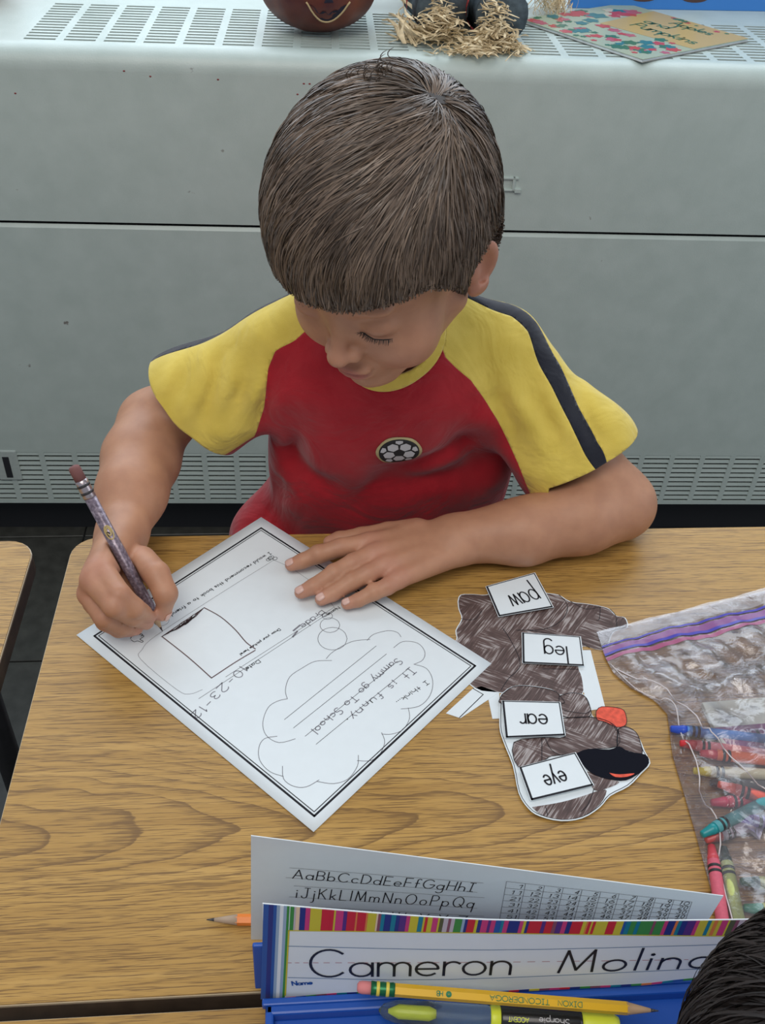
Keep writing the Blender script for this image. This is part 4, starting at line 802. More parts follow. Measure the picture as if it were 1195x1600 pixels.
CRAY = [[[.2863,.4638,.586],[.3537,.4509,.586]],[[.2895,.4497,.586],[.3556,.4357,.586]],[[.3005,.437,.59],[.3705,.425,.59]],[[.292,.424,.586],[.3633,.4166,.586]],[[.3016,.4131,.586],[.3588,.4054,.586]],[[.3039,.4076,.592],[.3454,.3893,.592]],[[.2964,.3959,.586],[.3479,.397,.586]],[[.278,.3665,.592],[.3515,.3983,.592]],[[.3075,.3801,.59],[.3506,.3707,.59]],[[.2823,.3656,.586],[.3505,.3849,.586]],[[.2848,.3617,.586],[.2719,.297,.586]],[[.2931,.3599,.586],[.2823,.2922,.586]],[[.2943,.3317,.589],[.3481,.3255,.589]],[[.2911,.3145,.586],[.3454,.3066,.586]]]
NP_F = [[-.02585,.278,.68748],[.99712,-.05955,-.04689],[.05324,.11003,.9925]]
NP = {"outline": [[.0,.0],[.1261,-.0077],[.2687,.0],[.3376,.0079]],"bot": [[.0033,-.094],[.0133,-.0935],[.0592,-.0851],[.1137,-.0851],[.1597,-.0774],[.2287,-.0678],[.2567,-.061],[.3517,-.0415]],"inner": [[.0123,-.0234],[.2656,-.0154],[.0135,-.0894]],"l1": [[.0153,-.0385],[.1302,-.0362],[.2493,-.0256]],"l2": [[.0159,-.0549],[.132,-.0483],[.253,-.0394]],"l3": [[.0164,-.0698],[.1115,-.067],[.2555,-.0491]],"name": [[.0193,-.0776],[.031,-.0757]],"cam": [[.0299,-.0684],[.1475,-.0598]],"mol": [[.1763,-.0564],[.2658,-.0466]],"caph": [[.0357,-.0418],[.0371,-.0687]],"sx": [[.0112,-.0217],[.022,-.0211]],"blue": [[.0002,-.0104],[.003,-.0103],[.0073,-.01],[.0098,-.0099],[.0119,-.0098]]}
AC_F = [[-.03204,.306,.71019],[.97618,-.05511,-.20986],[.20714,-.0512,.97697]]
AC = {"out": [[.0,.0],[.2903,-.0],[.3031,-.0687],[.0208,-.1267]],"r1": [[.0316,-.0413],[.14,-.0314]],"r1h": [[.0343,-.0298],[.0364,-.0402]],"r2": [[.038,-.0641],[.1463,-.0508]],"r3": [[.0427,-.0886],[.1538,-.0737]],"g0": [[.1558,-.0145],[.275,-.0113]],"g1": [[.1678,-.0621],[.2851,-.0449]]}
# ---------------------------------------------------------------- worksheet
wf = FR(WS_F); ws = thing('worksheet', WS_F[0], 'large white printed worksheet with a thought cloud and pencil handwriting, under both hands', 'paper')
def sheet(name, w_, h_, fr, mat, parent, curl=0.0, nx=14, ny=18, th=.00025):
    V = []; F = []
    for j in range(ny+1):
        for i in range(nx+1):
            u, v_ = w_*i/nx, h_*j/ny; V.append(fr @ Vector((u, v_, .0009+curl*((abs(2*i/nx-1))**6*(abs(2*j/ny-1))**6))))
    for j in range(ny):
        for i in range(nx): a = j*(nx+1)+i; F.append((a, a+1, a+nx+2, a+nx+1))
    o = link(name, M_(V, F, name), mat, parent, True); md = o.modifiers.new('t', 'SOLIDIFY'); md.thickness = th; md.offset = -1; return o
sheet('sheet', .2157, .2794, wf, paper_m, ws, .0)
W_ = .2157; H_ = .2794; Zp = .00105
def rect(a, b, c, d): return [(a, b), (c, b), (c, d), (a, d), (a, b)]
draw('border_thick', [rect(.0115, .0120, W_-.0095, H_-.0085)], .0017, wf, ink, ws, Zp, False)
draw('border_thin', [rect(.0140, .0145, W_-.0120, H_-.0110)], .0007, wf, ink, ws, Zp, False)
txt = write('I would recommend this book to a friend', *WS['bottom_text'], .0036, gap=.2); draw('printed_line', txt, .00060, wf, ink, ws, Zp)
bx = WS['box']; draw('picture_frame', [smooth_poly([(.0427, .1394), (.0330, .1050)]+[tuple(p) for p in bx[2:]])], .0003, wf, pencil_ink, ws, Zp)
draw('name_rule', [WS['nameline'], [(p[0], p[1]-.0022) for p in WS['nameline'][:1]]+[(WS['nameline'][1][0]-.03, WS['nameline'][1][1]-.0012)]], .0003, wf, ink, ws, Zp)
draw('thought_cloud', [smooth_poly(c) for c in WS['cloud']]+[smooth_poly(c, 2) for c in WS['bub']], .00045, wf, pencil_ink, ws, Zp)
draw('writing_lines', WS['lines'], .00035, wf, ink, ws, Zp)
pr = write('Name', *WS['t_name'], .0030)+write('Date', *WS['t_date'], .0034)+write('Draw your picture here!', *WS['t_draw'], .0026)+write('I think...', *WS['t_think'], .0042)
draw('printed_words', pr, .00052, wf, ink, ws, Zp)
hand_ink = plain('graphite', (.20, .20, .23), .5, .3)
hw = write('Brade', *WS['h_name'], .0070, .18, .10, seed=2)+write('10-23-12', *WS['h_date'], .0078, .25, .12, seed=3)
def off(l, d): return [(p[0], p[1]+d) for p in l]
hw += write('It is funny.', *WS['h_it'], .0072, .3, .14, seed=5)+write('Sammy go To School', *WS['h_sam'], .0068, .22, .12, seed=6)
draw('handwriting', hw, .00075, wf, hand_ink, ws, Zp); draw('handwriting_bold', WS['h_ll'], .0016, wf, hand_ink, ws, Zp)
brown_ink = plain('brown_pencil_mark', (.13, .08, .085), .7, .2)
rs = random.Random(3); sc = []
a, b = Vector((*WS['scrib'][0], 0)), Vector((*WS['scrib'][3], 0)); nn = Vector((-(b-a).y, (b-a).x, 0)).normalized()
for k in range(15):
    t0 = rs.uniform(0, .5); t1 = min(1, t0+rs.uniform(.3, .55)); f = lambda t: .0040*math.sin(PI*min(1, t*1.05))*rs.uniform(-.1, 1.0)
    sc.append([tuple((a.lerp(b, t)-nn*f(t)*(-1))[:2]) for t in np.linspace(t0, t1, 5)])
draw('scribble', sc+[[tuple(a[:2]), tuple(b[:2])]], .0006, wf, brown_ink, ws, Zp+.0001); draw('drawn_square', [smooth_poly(c) for c in WS['draw']], .0009, wf, brown_ink, ws, Zp+.0001)
# thumb and bee pictures
tx, ty = WS['thumb']; S_ = .0055
th_ = [[(-1, .1), (-.9, .9), (-.35, 1.1), (0, 1.9), (.35, 1.8), (.25, 1.1), (1.2, 1.05), (1.25, .7), (.9, .65), (1.3, .6), (1.3, .25), (.9, .22), (1.2, .15), (1.15, -.15), (.8, -.18), (1.0, -.25), (.9, -.5), (-.1, -.55), (-.9, -.2)]]
draw('thumbs_up_picture', [[(tx-x*S_*.8, ty+y*S_*.9) for x, y in smooth_poly(th_[0], 3)]], .00055, wf, ink, ws, Zp)
draw('thumbs_down_picture', [[(WS['circ'][0]+.0065*math.cos(t), WS['circ'][1]+.0065*math.sin(t)) for t in np.linspace(0, 6.3, 20)]], .0003, wf, pencil_ink, ws, Zp)
bxy = WS['bee']; bee = [arc(bxy[0], bxy[1], .0032, .0022, 0, 360), arc(bxy[0]-.002, bxy[1]+.0035, .0022, .0018, 0, 360), arc(bxy[0]+.0035, bxy[1], .0018, .0018, 0, 360)]+[[(bxy[0]+dx, bxy[1]-.002), (bxy[0]+dx+.0008, bxy[1]+.002)] for dx in (-.0015, 0, .0015)]
draw('bee_picture', bee, .0005, wf, ink, ws, Zp)
# ---------------------------------------------------------------- paper dog
ZD = .58
m, nt, p = nodes('brown_crayon_paper'); v = coords(nt)
def cray(nt, v, rot):
    m0 = nt.nodes.new('ShaderNodeMapping'); m0.inputs['Rotation'].default_value = (0, 0, rot); nt.links.new(v, m0.inputs['Vector']); mp = nt.nodes.new('ShaderNodeMapping'); mp.inputs['Scale'].default_value = (55, 750, 1); nt.links.new(m0.outputs[0], mp.inputs['Vector']); n = N(nt, 'ShaderNodeTexNoise', i_Scale=1.0, i_Detail=3.0, i_Distortion=.4); nt.links.new(mp.outputs[0], n.inputs['Vector']); return n
vo = N(nt, 'ShaderNodeTexNoise', i_Scale=26.0, i_Detail=0.0); nt.links.new(v, vo.inputs['Vector']); sel = ramp(nt, [(.46, (0, 0, 0)), (.54, (1, 1, 1))], vo.outputs[0])
a1 = cray(nt, v, .5); a2 = cray(nt, v, -.9); mx = N(nt, 'ShaderNodeMixRGB'); nt.links.new(sel.outputs[0], mx.inputs[0]); nt.links.new(a1.outputs[0], mx.inputs[1]); nt.links.new(a2.outputs[0], mx.inputs[2])
bl = N(nt, 'ShaderNodeTexNoise', i_Scale=45.0, i_Detail=2.0); nt.links.new(v, bl.inputs['Vector']); ad = N(nt, 'ShaderNodeMath', operation='ADD'); s2_ = N(nt, 'ShaderNodeMath', operation='MULTIPLY'); s2_.inputs[1].default_value = .55
nt.links.new(bl.outputs[0], s2_.inputs[0]); nt.links.new(mx.outputs[0], ad.inputs[0]); nt.links.new(s2_.outputs[0], ad.inputs[1])
r = ramp(nt, [(.62, (.060, .034, .030)), (.80, (.115, .070, .062)), (.94, (.38, .34, .33))], ad.outputs[0]); nt.links.new(r.outputs[0], p.inputs['Base Color']); p.inputs['Roughness'].default_value = .6; crayon_brown = m
crayon_red = plain('red_crayon_paper', (.75, .10, .055), .6, .3, .25, 300); nose_m = plain('black_card', (.008, .009, .015), .85, .08)
I4 = Matrix.Translation((0, 0, ZD))
dog = thing('paper_dog', (.22, .52, ZD), 'cut-out paper dog coloured in brown crayon with black nose and red tongue', 'paper craft')
MB().prism([tuple(q) for q in DOG['strip1']], .00005, .0002, I4).build('paper_tab', paper_m, dog); MB().prism([tuple(q) for q in DOG['strip2']], .00005, .0002, I4).build('paper_tab', paper_m, dog)
def inset(pts, d):
    c = np.mean(pts, 0); pts = np.array(pts); return [tuple(q+(c-q)/np.linalg.norm(c-q)*d) for q in pts]
def sm(pts, n=3): return smooth_poly([tuple(q) for q in pts]+[tuple(pts[0])], n)[:-1]
MB().prism(sm(DOG['back']), .0002, .0004, I4).build('body_backing', paper_m, dog)
MB().prism(inset(sm(DOG['back']), .0009), .0004, .0005, I4).build('dog_body', crayon_brown, dog)
draw('body_outline', [smooth_poly(a) for a in DOG['arcs']], .0006, I4, ink, dog, .0006)
MB().prism(sm(DOG['head']), .0016, .0020, I4).build('head_backing', paper_m, dog)
draw('head_outline', [sm(inset(DOG['head'], .0012))+[sm(inset(DOG['head'], .0012))[0]]], .0005, I4, ink, dog, .00215)
for k, q in enumerate(DOG['brown']): MB().prism(sm(q, 3), .0020+.00005*k, .0023+.00005*k, I4).build('crayon_patch', crayon_brown, dog)
draw('face_outline', [smooth_poly(a) for a in DOG['hl']]+[sm(q)+[tuple(q[0])] for q in DOG['brown'][:4]], .0005, I4, ink, dog, .00275)
MB().prism(sm(DOG['nose']), .0026, .0030, I4).build('nose', nose_m, dog); MB().prism(sm(DOG['slit']), .0030, .0032, I4).build('nose_slit', crayon_red, dog)  # the slit across the nose is red crayon
tg = MB().prism(sm(DOG['tongue']), .0022, .0026, I4).build('tongue', crayon_red, dog)
draw('tongue_outline', [sm(DOG['tongue'])+[tuple(DOG['tongue'][0])]], .0005, I4, ink, dog, .0028)
for (word, q, z_, lb, fx) in zip(('paw', 'leg', 'ear', 'eye'), DOG['cards'], (.0026, .0026, .0042, .0046), ('small white word card reading paw on the paper dog', 'small white word card reading leg on the paper dog', 'small white word card reading ear on the paper dog', 'small white word card reading eye on the paper dog'), ((.24, .78), (.26, .64), (.28, .72), (.36, .72))):
    a, b, c, d = [Vector((*t, ZD)) for t in q]; o = thing('word_card', a, lb, 'card', 'word cards on the paper dog'); f = frame(a+Vector((0, 0, z_)), b-a, d-a); w_ = (b-a).length; h_ = (d-a).length
    loc = [f.inverted() @ (t+Vector((0, 0, z_))) for t in (a, b, c, d)]; L2 = [(t.x, t.y) for t in loc]
    MB().prism(L2, 0, .0004, f).build('card', paper_m, o)
    cc = sum((Vector((*t, 0)) for t in L2), Vector())/4; ins = lambda k: [tuple((Vector((*t, 0)).lerp(cc, k))[:2]) for t in L2]
    i1 = ins(.05); draw('card_border', [[i1[1], i1[2]], [i1[2], i1[3]]], .0017, f, ink, o, .0005); draw('card_rule', [[i1[3], i1[0], i1[1]]], .0009, f, ink, o, .0005)
    draw('card_word', write(word, (w_*fx[0], h_*.40), (w_*fx[1], h_*.40), h_*.56, .14), .0014, f, ink, o, .0006)
sc_ = thing('paper_strip', (*DOG['smallcard'][3], ZD), 'small white paper corner with a black line, poking out from under the worksheet', 'paper')
MB().prism([tuple(q) for q in DOG['smallcard']], .0001, .0005, I4).build('strip', paper_m, sc_); draw('strip_rule', [[tuple(t) for t in DOG['smallline']]], .0007, I4, ink, sc_, .0006)
# ---------------------------------------------------------------- pencils
def ax_frame(p0, p1, up=(0, 0, 1)):
    z = (Vector(p1)-Vector(p0)).normalized(); x = Vector(up)-z*Vector(up).dot(z); x.normalize(); y = z.cross(x); m = Matrix((x, y, z)).transposed().to_4x4(); m.translation = Vector(p0); return m
def pencil(p_tip, p_end, r, body, lead, ferrule, eraser, label, cat='pencil', name='pencil', nf=6, tipL=.016, woodm=None, ringm=None, ferL=.014, erL=.008):
    t = thing(name, p_tip, label, cat); f = ax_frame(p_tip, p_end); L = (Vector(p_end)-Vector(p_tip)).length; end = L-ferL-erL if ferrule else L
    woodm = woodm or plain('pencil_wood', (.50, .33, .19), .6)
    MB().lathe([(.0003, 0), (.0011, tipL*.25)], 10, f).build('lead', lead, t, True)
    MB().lathe([(.0011, tipL*.25), (r*.98, tipL)], 12, f).build('sharpened_wood', woodm, t, True)
    MB().lathe([(r*.97, tipL-.001), (r, tipL+.001), (r, end)], nf, f).build('shaft', body, t, nf > 8)
    if ferrule:
        fe = MB().lathe([(r*1.02, end), (r*1.08, end+.001), (r*1.0, end+ferL*.3), (r*1.08, end+ferL*.5), (r*1.0, end+ferL*.7), (r*1.08, end+ferL*.98), (r*.98, end+ferL)], 18, f).build('ferrule', ferrule, t, True)
        for a in (.3, .7): MB().lathe([(r*1.05, end+ferL*(a-.07)), (r*1.11, end+ferL*(a-.04)), (r*1.11, end+ferL*(a+.04)), (r*1.05, end+ferL*(a+.07))], 18, f).build('ferrule_band', ringm, fe, True)
        MB().lathe([(r*.95, end+ferL-.001), (r*.97, L-.003), (r*.85, L-.001), (r*.5, L)], 18, f).build('eraser', eraser, t, True)
    return t, f, L
graph = plain('graphite_lead', (.05, .05, .055), .35); gbody = None
m, nt, p = nodes('purple_pencil_paint'); v = coords(nt); n = N(nt, 'ShaderNodeTexNoise', i_Scale=420.0, i_Detail=3.0); nt.links.new(v, n.inputs['Vector']); r_ = ramp(nt, [(.35, (.13, .10, .13)), (.6, (.26, .21, .26)), (.75, (.42, .38, .42))], n.outputs[0]); nt.links.new(r_.outputs[0], p.inputs['Base Color']); p.inputs['Roughness'].default_value = .3; p.inputs['Metallic'].default_value = .3; purp = m
pt, pf, pL = pencil(tuple(PT), tuple(PE), .0050, purp, plain('brown_lead', (.05, .03, .03), .5), plain('silver_ferrule', (.45, .40, .42), .3, Metallic=.8), plain('worn_eraser', (.20, .085, .08), .8), 'purple-grey pencil with brown eraser held in the boy\'s writing hand', nf=20, tipL=.018, ringm=plain('dark_ferrule_ring', (.03, .03, .035), .4), ferL=.016, erL=.013)
# small yellow oval emblem on the pencil shaft
camv = Vector((0, 0, 1.19773846))
def on_shaft(f, r, z0, polys_uv, wd, name, mat, parent, ang0):
    """(s, t): s around the shaft, t along it"""
    mb = MB()
    for pl in polys_uv:
        V = []; n = len(pl)
        for i in range(n):
            a, b = pl[max(i-1, 0)], pl[min(i+1, n-1)]; t = Vector((b[0]-a[0], b[1]-a[1], 0)); t = t.normalized() if t.length > 1e-9 else Vector((1, 0, 0)); s_ = Vector((-t.y, t.x, 0))*wd/2
            for k in (1, -1): q = (pl[i][0]+s_.x*k, pl[i][1]+s_.y*k); an = ang0+q[0]/r; V.append(f @ Vector((r*1.03*math.cos(an), r*1.03*math.sin(an), z0+q[1])))
        mb.add(V, [(2*i, 2*i+1, 2*i+3, 2*i+2) for i in range(n-1)])
    o = mb.build(name, mat, parent); o['kind'] = 'stuff'; return o
def facing(f, z):
    q = f.inverted() @ camv; return math.atan2(q.y, q.x)
gold = plain('gold_print', (.55, .42, .16), .5); an = facing(pf, 0)
on_shaft(pf, .0052, pL*.62, [arc(0, 0, .0030, .0062, 0, 360), arc(0, .001, .0016, .0036, 0, 360)], .0011, 'emblem', gold, pt, an); on_shaft(pf, .0052, pL*.62, [arc(-.001, -.001, .0009, .0018, 0, 250)], .0009, 'emblem_mark', ink, pt, an)
pencil((-.0672, .3252, .5838), (.105, .3165, .5838), .0036, plain('orange_pencil_paint', (.80, .22, .035), .35), graph, None, None, 'orange pencil with sharpened tip lying behind the alphabet card', tipL=.020, woodm=plain('pale_pencil_wood', (.42, .31, .22), .7))
yt, yf, yL = pencil((.2030, .2388, .6165), (.0270, .2588, .6235), .0037, plain('yellow_pencil_paint', (.80, .47, .025), .3), graph, plain('green_ferrule', (.015, .16, .06), .3, Metallic=.5), plain('pink_eraser', (.72, .24, .24), .7), 'yellow pencil with pink eraser and green ferrule on the blue pencil box', ringm=plain('yellow_ring', (.75, .60, .08), .35), tipL=.019)
gp = plain('green_print', (.02, .20, .08), .5)
an = facing(yf, 0)
def shaft_text(f, r, txt_, t0, t1, h, mat, parent, an, nm='imprint', up=1):
    pl = write(txt_, (0, 0), (1, 0), 1, .14); L_ = t1-t0; on_shaft(f, r, 0, [[(up*(-h/2+y*h), t0+x*L_) for x, y in q] for q in pl], .00042, nm, mat, parent, an)
shaft_text(yf, .0037, 'DIXON', .046, .060, .0028, gp, yt, an, up=-1); shaft_text(yf, .0037, 'TICONDEROGA', .065, .100, .0028, gp, yt, an, up=-1)
on_shaft(yf, .0037, 0, [arc(0, .124, .0013, .0013, 0, 360), arc(0, .124, .0007, .0007, 0, 360)], .0008, 'imprint', gp, yt, an); shaft_text(yf, .0037, 'HB', .1275, .1310, .0026, gp, yt, an, up=-1)
# highlighter
clear = plain('clear_green_plastic', (.80, .86, .72), .08, .5, Transmission_Weight=.95, IOR=1.2); neon = plain('neon_yellow', (.72, .80, .05), .4)
blk_p = plain('black_gloss_plastic', (.015, .016, .018), .25)
hl = thing('highlighter', (.10, .25, .600), 'clear yellow-green highlighter with black label lying below the yellow pencil', 'marker'); f = ax_frame((.0400, .2535, .6035), (.2000, .2345, .6035))
MB().lathe([(.0008, 0), (.0040, .003), (.0062, .010), (.0068, .020), (.0068, .064), (.0062, .066)], 20, f).build('clear_cap', clear, hl, True)
MB().lathe([(.0010, .006), (.0034, .012), (.0034, .030), (.0020, .034)], 14, f).build('yellow_tip', neon, hl, True)
MB().lathe([(.0066, .066), (.0070, .067), (.0070, .0715), (.0066, .072)], 20, f).build('collar_ring', neon, hl, True)
hb = MB().lathe([(.0064, .072), (.0068, .073), (.0068, .118), (.0066, .120)], 20, f).build('barrel', blk_p, hl, True)
MB().lathe([(.0066, .120), (.0070, .122), (.0070, .138), (.0050, .142)], 20, f).build('end_plug', neon, hl, True)
an = facing(f, 0); shaft_text(f, .0068, 'ACCENT', .088, .076, .0024, neon, hb, an, up=1); shaft_text(f, .0068, 'Sharpie', .112, .094, .0036, plain('silver_print', (.5, .5, .52), .5), hb, an, up=1)
# ---------------------------------------------------------------- blue pencil box, name strip, alphabet card
blue_p = plain('blue_plastic', (.012, .085, .42), .35, .5)
box = thing('pencil_box', (.14, .16, .58), 'open royal blue plastic pencil box at the bottom edge, pencil and highlighter on it', 'box')
def plate(mb, x0, x1, y0, y1, z0, z1, b=.0015): mb.bbox((x0, y0, z0), (x1, y1, z1), b)
bx0, bx1, by0, by1 = -.027, .330, .070, .2615
mb = MB(); plate(mb, bx0, bx1, by0, by1, .5801, .5840); plate(mb, bx0, bx1, by1-.006, by1, .5810, .6010); plate(mb, bx0, bx1, by0, by0+.006, .5810, .6010); plate(mb, bx0, bx0+.005, by0, by1, .5810, .6010); plate(mb, bx1-.005, bx1, by0, by1, .5810, .6010)
plate(mb, bx0+.004, bx1-.004, by1-.024, by1-.005, .5830, .5925)
mb.build('tray', blue_p, box)
mb = MB(); plate(mb, bx0-.002, bx1+.002, by1-.001, by1+.0035, .5965, .6020, .001); mb.build('rim', blue_p, box)
mb = MB(); lidf = frame((-.034, .2790, .589), (1, 0, 0), (0, .12, 1)); mb.bbox((0, 0, 0), (.20, .044, .003), .001, lidf); mb.build('lid', blue_p, box)
for x in (.02, .27): MB().tube([(x-.012, .2690, .5835), (x+.012, .2690, .5835)], .0032, 10).build('hinge', blue_p, box, True)
er = thing('eraser_block', (.075, .225, .585), 'tan eraser block in the blue pencil box below the highlighter', 'eraser')
MB().bbox((.050, .212, .5842), (.110, .236, .5960), .002).build('rubber', plain('tan_rubber', (.38, .34, .25), .8), er)
nf_ = FR(NP_F); npl = thing('name_strip', NP_F[0], 'long striped name strip lettered Cameron Molina standing against the blue pencil box', 'sign')
top = smooth_poly(NP['outline'], 6); bot = smooth_poly(NP['bot'], 4)[::-1]
MB().prism(top+bot, -.0006, 0, nf_).build('strip_card', paper_m, npl)
def bandpoly(xa, xb, ta, tb):
    """piece of the strip between two abscissae, between heights given as functions"""
    n = max(2, int((xb-xa)/.012)+1); xs = np.linspace(xa, xb, n); return [(x, ta(x)) for x in xs]+[(x, tb(x)) for x in xs[::-1]]
TA = np.array(NP['outline']); topf = lambda x: float(np.interp(x, [q[0] for q in top], [q[1] for q in top]))
inn = NP['inner']; innf = lambda x: float(np.interp(x, [0, inn[0][0], inn[1][0], .34], [inn[0][1]*.98, inn[0][1], inn[1][1], -.0105])); bl_ = sorted(smooth_poly(NP['bot'], 4)); botf = lambda x: float(np.interp(x, [q[0] for q in bl_], [q[1] for q in bl_]))
pal = dict(r=(.62, .02, .03), y=(.62, .55, .03), n=(.02, .035, .22), p=(.10, .03, .22), k=(.62, .05, .20), g=(.05, .28, .05), o=(.75, .22, .05), t=(.01, .22, .32), s=(.55, .50, .55), b=(.02, .10, .38), d=(.10, .11, .04), l=(.32, .45, .60), w=(.80, .62, .42), m=(.25, .08, .12))
pm = {k: plain('stripe_'+{'r': 'red', 'y': 'yellow', 'n': 'navy', 'p': 'purple', 'k': 'pink', 'g': 'green', 'o': 'orange', 't': 'teal', 's': 'grey', 'b': 'blue', 'd': 'olive', 'l': 'light_blue', 'w': 'peach', 'm': 'maroon'}[k], c, .5) for k, c in pal.items()}
SEQ = 'g4 s2 w4 n6 k5 y12 r9 r4 y2 k8 p4 r9 o2 r9 o2 y9 w2 m3 t4 n7 t5 n4 p7 k4 y9 t5 y2 r3 y5 k6 y2 d4 s5 m3 s4 g8 l3 n3 r8 y3 n4 k7 p3 k5 b6 t3 k5 n12 k4 y3 n3 r14 p4 r8 m4 p6 k5 n5 r12 y4 o2 r3 y2 r3 y13 r9 y8 b3 t5 g6 t4 g14 m3 g9 k4 n8 o3 t4 n6 p9 k4 y9 t4 y3 o4 y4 k7 y2 d6 m4 s6 k3 g9 l8 y7 t3 d5 o5 n8 r9 l4 p6 k3 n10 y5 r8 g6 k5 n7'.split()
x = .0125+.0030; tot = sum(int(q[1:]) for q in SEQ); sc_x = (.333-x)/tot
def stripes_seg():
    global x
    for q in SEQ:
        w_ = int(q[1:])*sc_x; P = bandpoly(x, x+w_+.0001, topf, innf); o = MB().prism([(a, b-(.0006 if i < len(P)//2 else 0)) for i, (a, b) in enumerate(P)], 0, .0001, nf_).build('colour_stripe', pm[q[0]], npl); x += w_
stripes_seg()
bxs = [q[0] for q in NP['blue']]; cols = ['b', 'n', 'l', 'w', 'l', 't', 'b']; xs = [.0006, .0035, .0062, .0080, .0098, .0118, .0136, .0150]
pm['W'] = paper_m
for i in range(52):
    xa = .0155+i*.0061; MB().prism(bandpoly(xa, xa+.0062, lambda x: botf(x)+.0022, lambda x: botf(x)+.0002), 0, .00012, nf_).build('colour_stripe', pm['rgykbnomt'[(i*5+i//3) % 9]], npl)
for i, c in enumerate(['b', 'n', 'b', 'l', 'W', 'l', 'g']): MB().prism(bandpoly(xs[i], xs[i+1], lambda x: topf(x)-.0004, lambda x: botf(x)+.0004), 0, .0001+.00001*i, nf_).build('colour_stripe', pm[c], npl)
draw('yellow_edge_line', [[(.0153, -.0885), (.0153, -.0236)]+[(x, innf(x)-.0003) for x in np.linspace(.02, .333, 12)]], .0009, nf_, pm['y'], npl, .0002, False)
sc2 = 'mgrnkymrgnbrymgkrnbygmrkn'; xb = np.linspace(.016, .33, 26)
draw('ruled_line', [[tuple(p) for p in smooth_poly(NP['l1'])]+[(.33, -.0165)], [tuple(p) for p in smooth_poly(NP['l3'])]+[(.33, -.045)]], .0005, nf_, plain('blue_rule', (.10, .20, .35), .6), npl, .0002)
l2 = smooth_poly(NP['l2'], 32); draw('dashed_rule', [[l2[i], l2[i+1]] for i in range(0, len(l2)-1, 2)], .0004, nf_, plain('red_rule', (.45, .15, .18), .6), npl, .0002)
ch = abs(NP['caph'][0][1]-NP['caph'][1][1]); print('cap h', ch, NP['cam'], NP['mol'])
marker = plain('black_marker', (.015, .015, .02), .45, .4)
draw('name_lettering', write('Cameron', *NP['cam'], ch*1.0, .13)+write('Molina', *NP['mol'], ch*.80, .22, skew=.12), .0017, nf_, marker, npl, .0003)
draw('name_caption', write('Name', *NP['name'], .0040, .12), .0009, nf_, pm['b'], npl, .0003)
af_ = FR(AC_F); card = thing('alphabet_card', AC_F[0], 'white alphabet and number-grid card standing behind the striped name strip', 'card')
MB().prism([tuple(q) for q in AC['out']], -.0005, 0, af_).build('card_sheet', paper_m, card)
draw('alphabet_lettering', write('AaBbCcDdEeFfGgHhI', *AC['r1'], .0105, .26)+write('iJjKkLlMmNnOoPpQq', *AC['r2'], .0125, .34)+write('RrSsTtUuVvWwXxYyZz', *AC['r3'], .0125, .14), .0007, af_, ink, card, .0002)
def shift(seg_, d): return [(seg_[0][0]-.004, seg_[0][1]+d), (seg_[1][0]+.003, seg_[1][1]+d)]
draw('alphabet_rules', [shift(AC['r1'], 0), shift(AC['r1'], .0118), shift(AC['r2'], 0), shift(AC['r2'], .0140), shift(AC['r3'], .0140)], .00028, af_, pencil_ink, card, .0002)
g0a, g0b = [Vector((*q, 0)) for q in AC['g0']]; g1a, g1b = [Vector((*q, 0)) for q in AC['g1']]
G = lambda i, j: ((g0a.lerp(g0b, i/10)).lerp(g1a.lerp(g1b, i/10), j/6.2))
draw('number_grid', [[tuple(G(i, 0)[:2]), tuple(G(i, 7)[:2])] for i in range(11)]+[[tuple(G(0, j)[:2]), tuple(G(10, j)[:2])] for j in range(8)], .00030, af_, pencil_ink, card, .0002)
num = []
for j in range(7):
    for i in range(10):
        s_ = str(j*10+i+1); a = G(i+(.66 if len(s_) == 1 else .36), j+.84); b = G(i+.84, j+.84); num += write(s_, tuple(a[:2]), tuple(b[:2]), .0042, .25)
draw('number_lettering', num, .00048, af_, ink, card, .0002)
# ---------------------------------------------------------------- crayons and their zip bag
SP = [('blue', (.02, .08, .55), (.10, .25, .62)), ('red', (.62, .03, .04), (.60, .16, .18)), ('crimson', (.60, .02, .05), (.82, .18, .07)), ('yellow', (.72, .60, .03), (.66, .62, .42)), ('black', (.02, .02, .02), (.10, .10, .10)), ('scarlet', (.75, .07, .03), (.72, .16, .13)), ('magenta', (.62, .03, .10), (.62, .06, .10)),
      ('teal', (.01, .26, .28), (.10, .33, .36)), ('violet', (.12, .03, .45), (.35, .28, .62)), ('salmon', (.55, .10, .10), (.42, .36, .44)), ('rose', (.60, .07, .09), (.62, .12, .17)), ('dark_green', (.01, .05, .03), (.55, .62, .22)), ('forest_green', (.01, .09, .05), (.62, .66, .25)), ('sea_green', (.01, .24, .14), (.66, .68, .26))]
band_m = plain('crayon_black_band', (.02, .02, .022), .5)
lbl = {'blue': 'blue crayon lying topmost against the left side of the zip bag', 'red': 'red crayon just below the blue crayon in the zip bag', 'crimson': 'crayon with crimson tip and orange wrapper in the zip bag', 'yellow': 'yellow crayon with pale wrapper in the zip bag', 'black': 'black crayon half hidden below the yellow crayon in the zip bag', 'scarlet': 'scarlet crayon with a bright orange-red tip in the zip bag', 'magenta': 'magenta-tipped crayon below the scarlet one in the zip bag',
       'teal': 'teal crayon lying aslant in the zip bag', 'violet': 'violet crayon in the zip bag', 'salmon': 'salmon-tipped crayon with pale grey wrapper in the zip bag', 'rose': 'rose red crayon standing lengthwise at the lower left of the zip bag', 'dark_green': 'yellow-green wrapped crayon lying lengthwise beside the rose red crayon', 'forest_green': 'dark green tipped crayon with yellow wrapper near the dark-haired child', 'sea_green': 'sea green tipped crayon with yellow wrapper beside the alphabet card corner'}
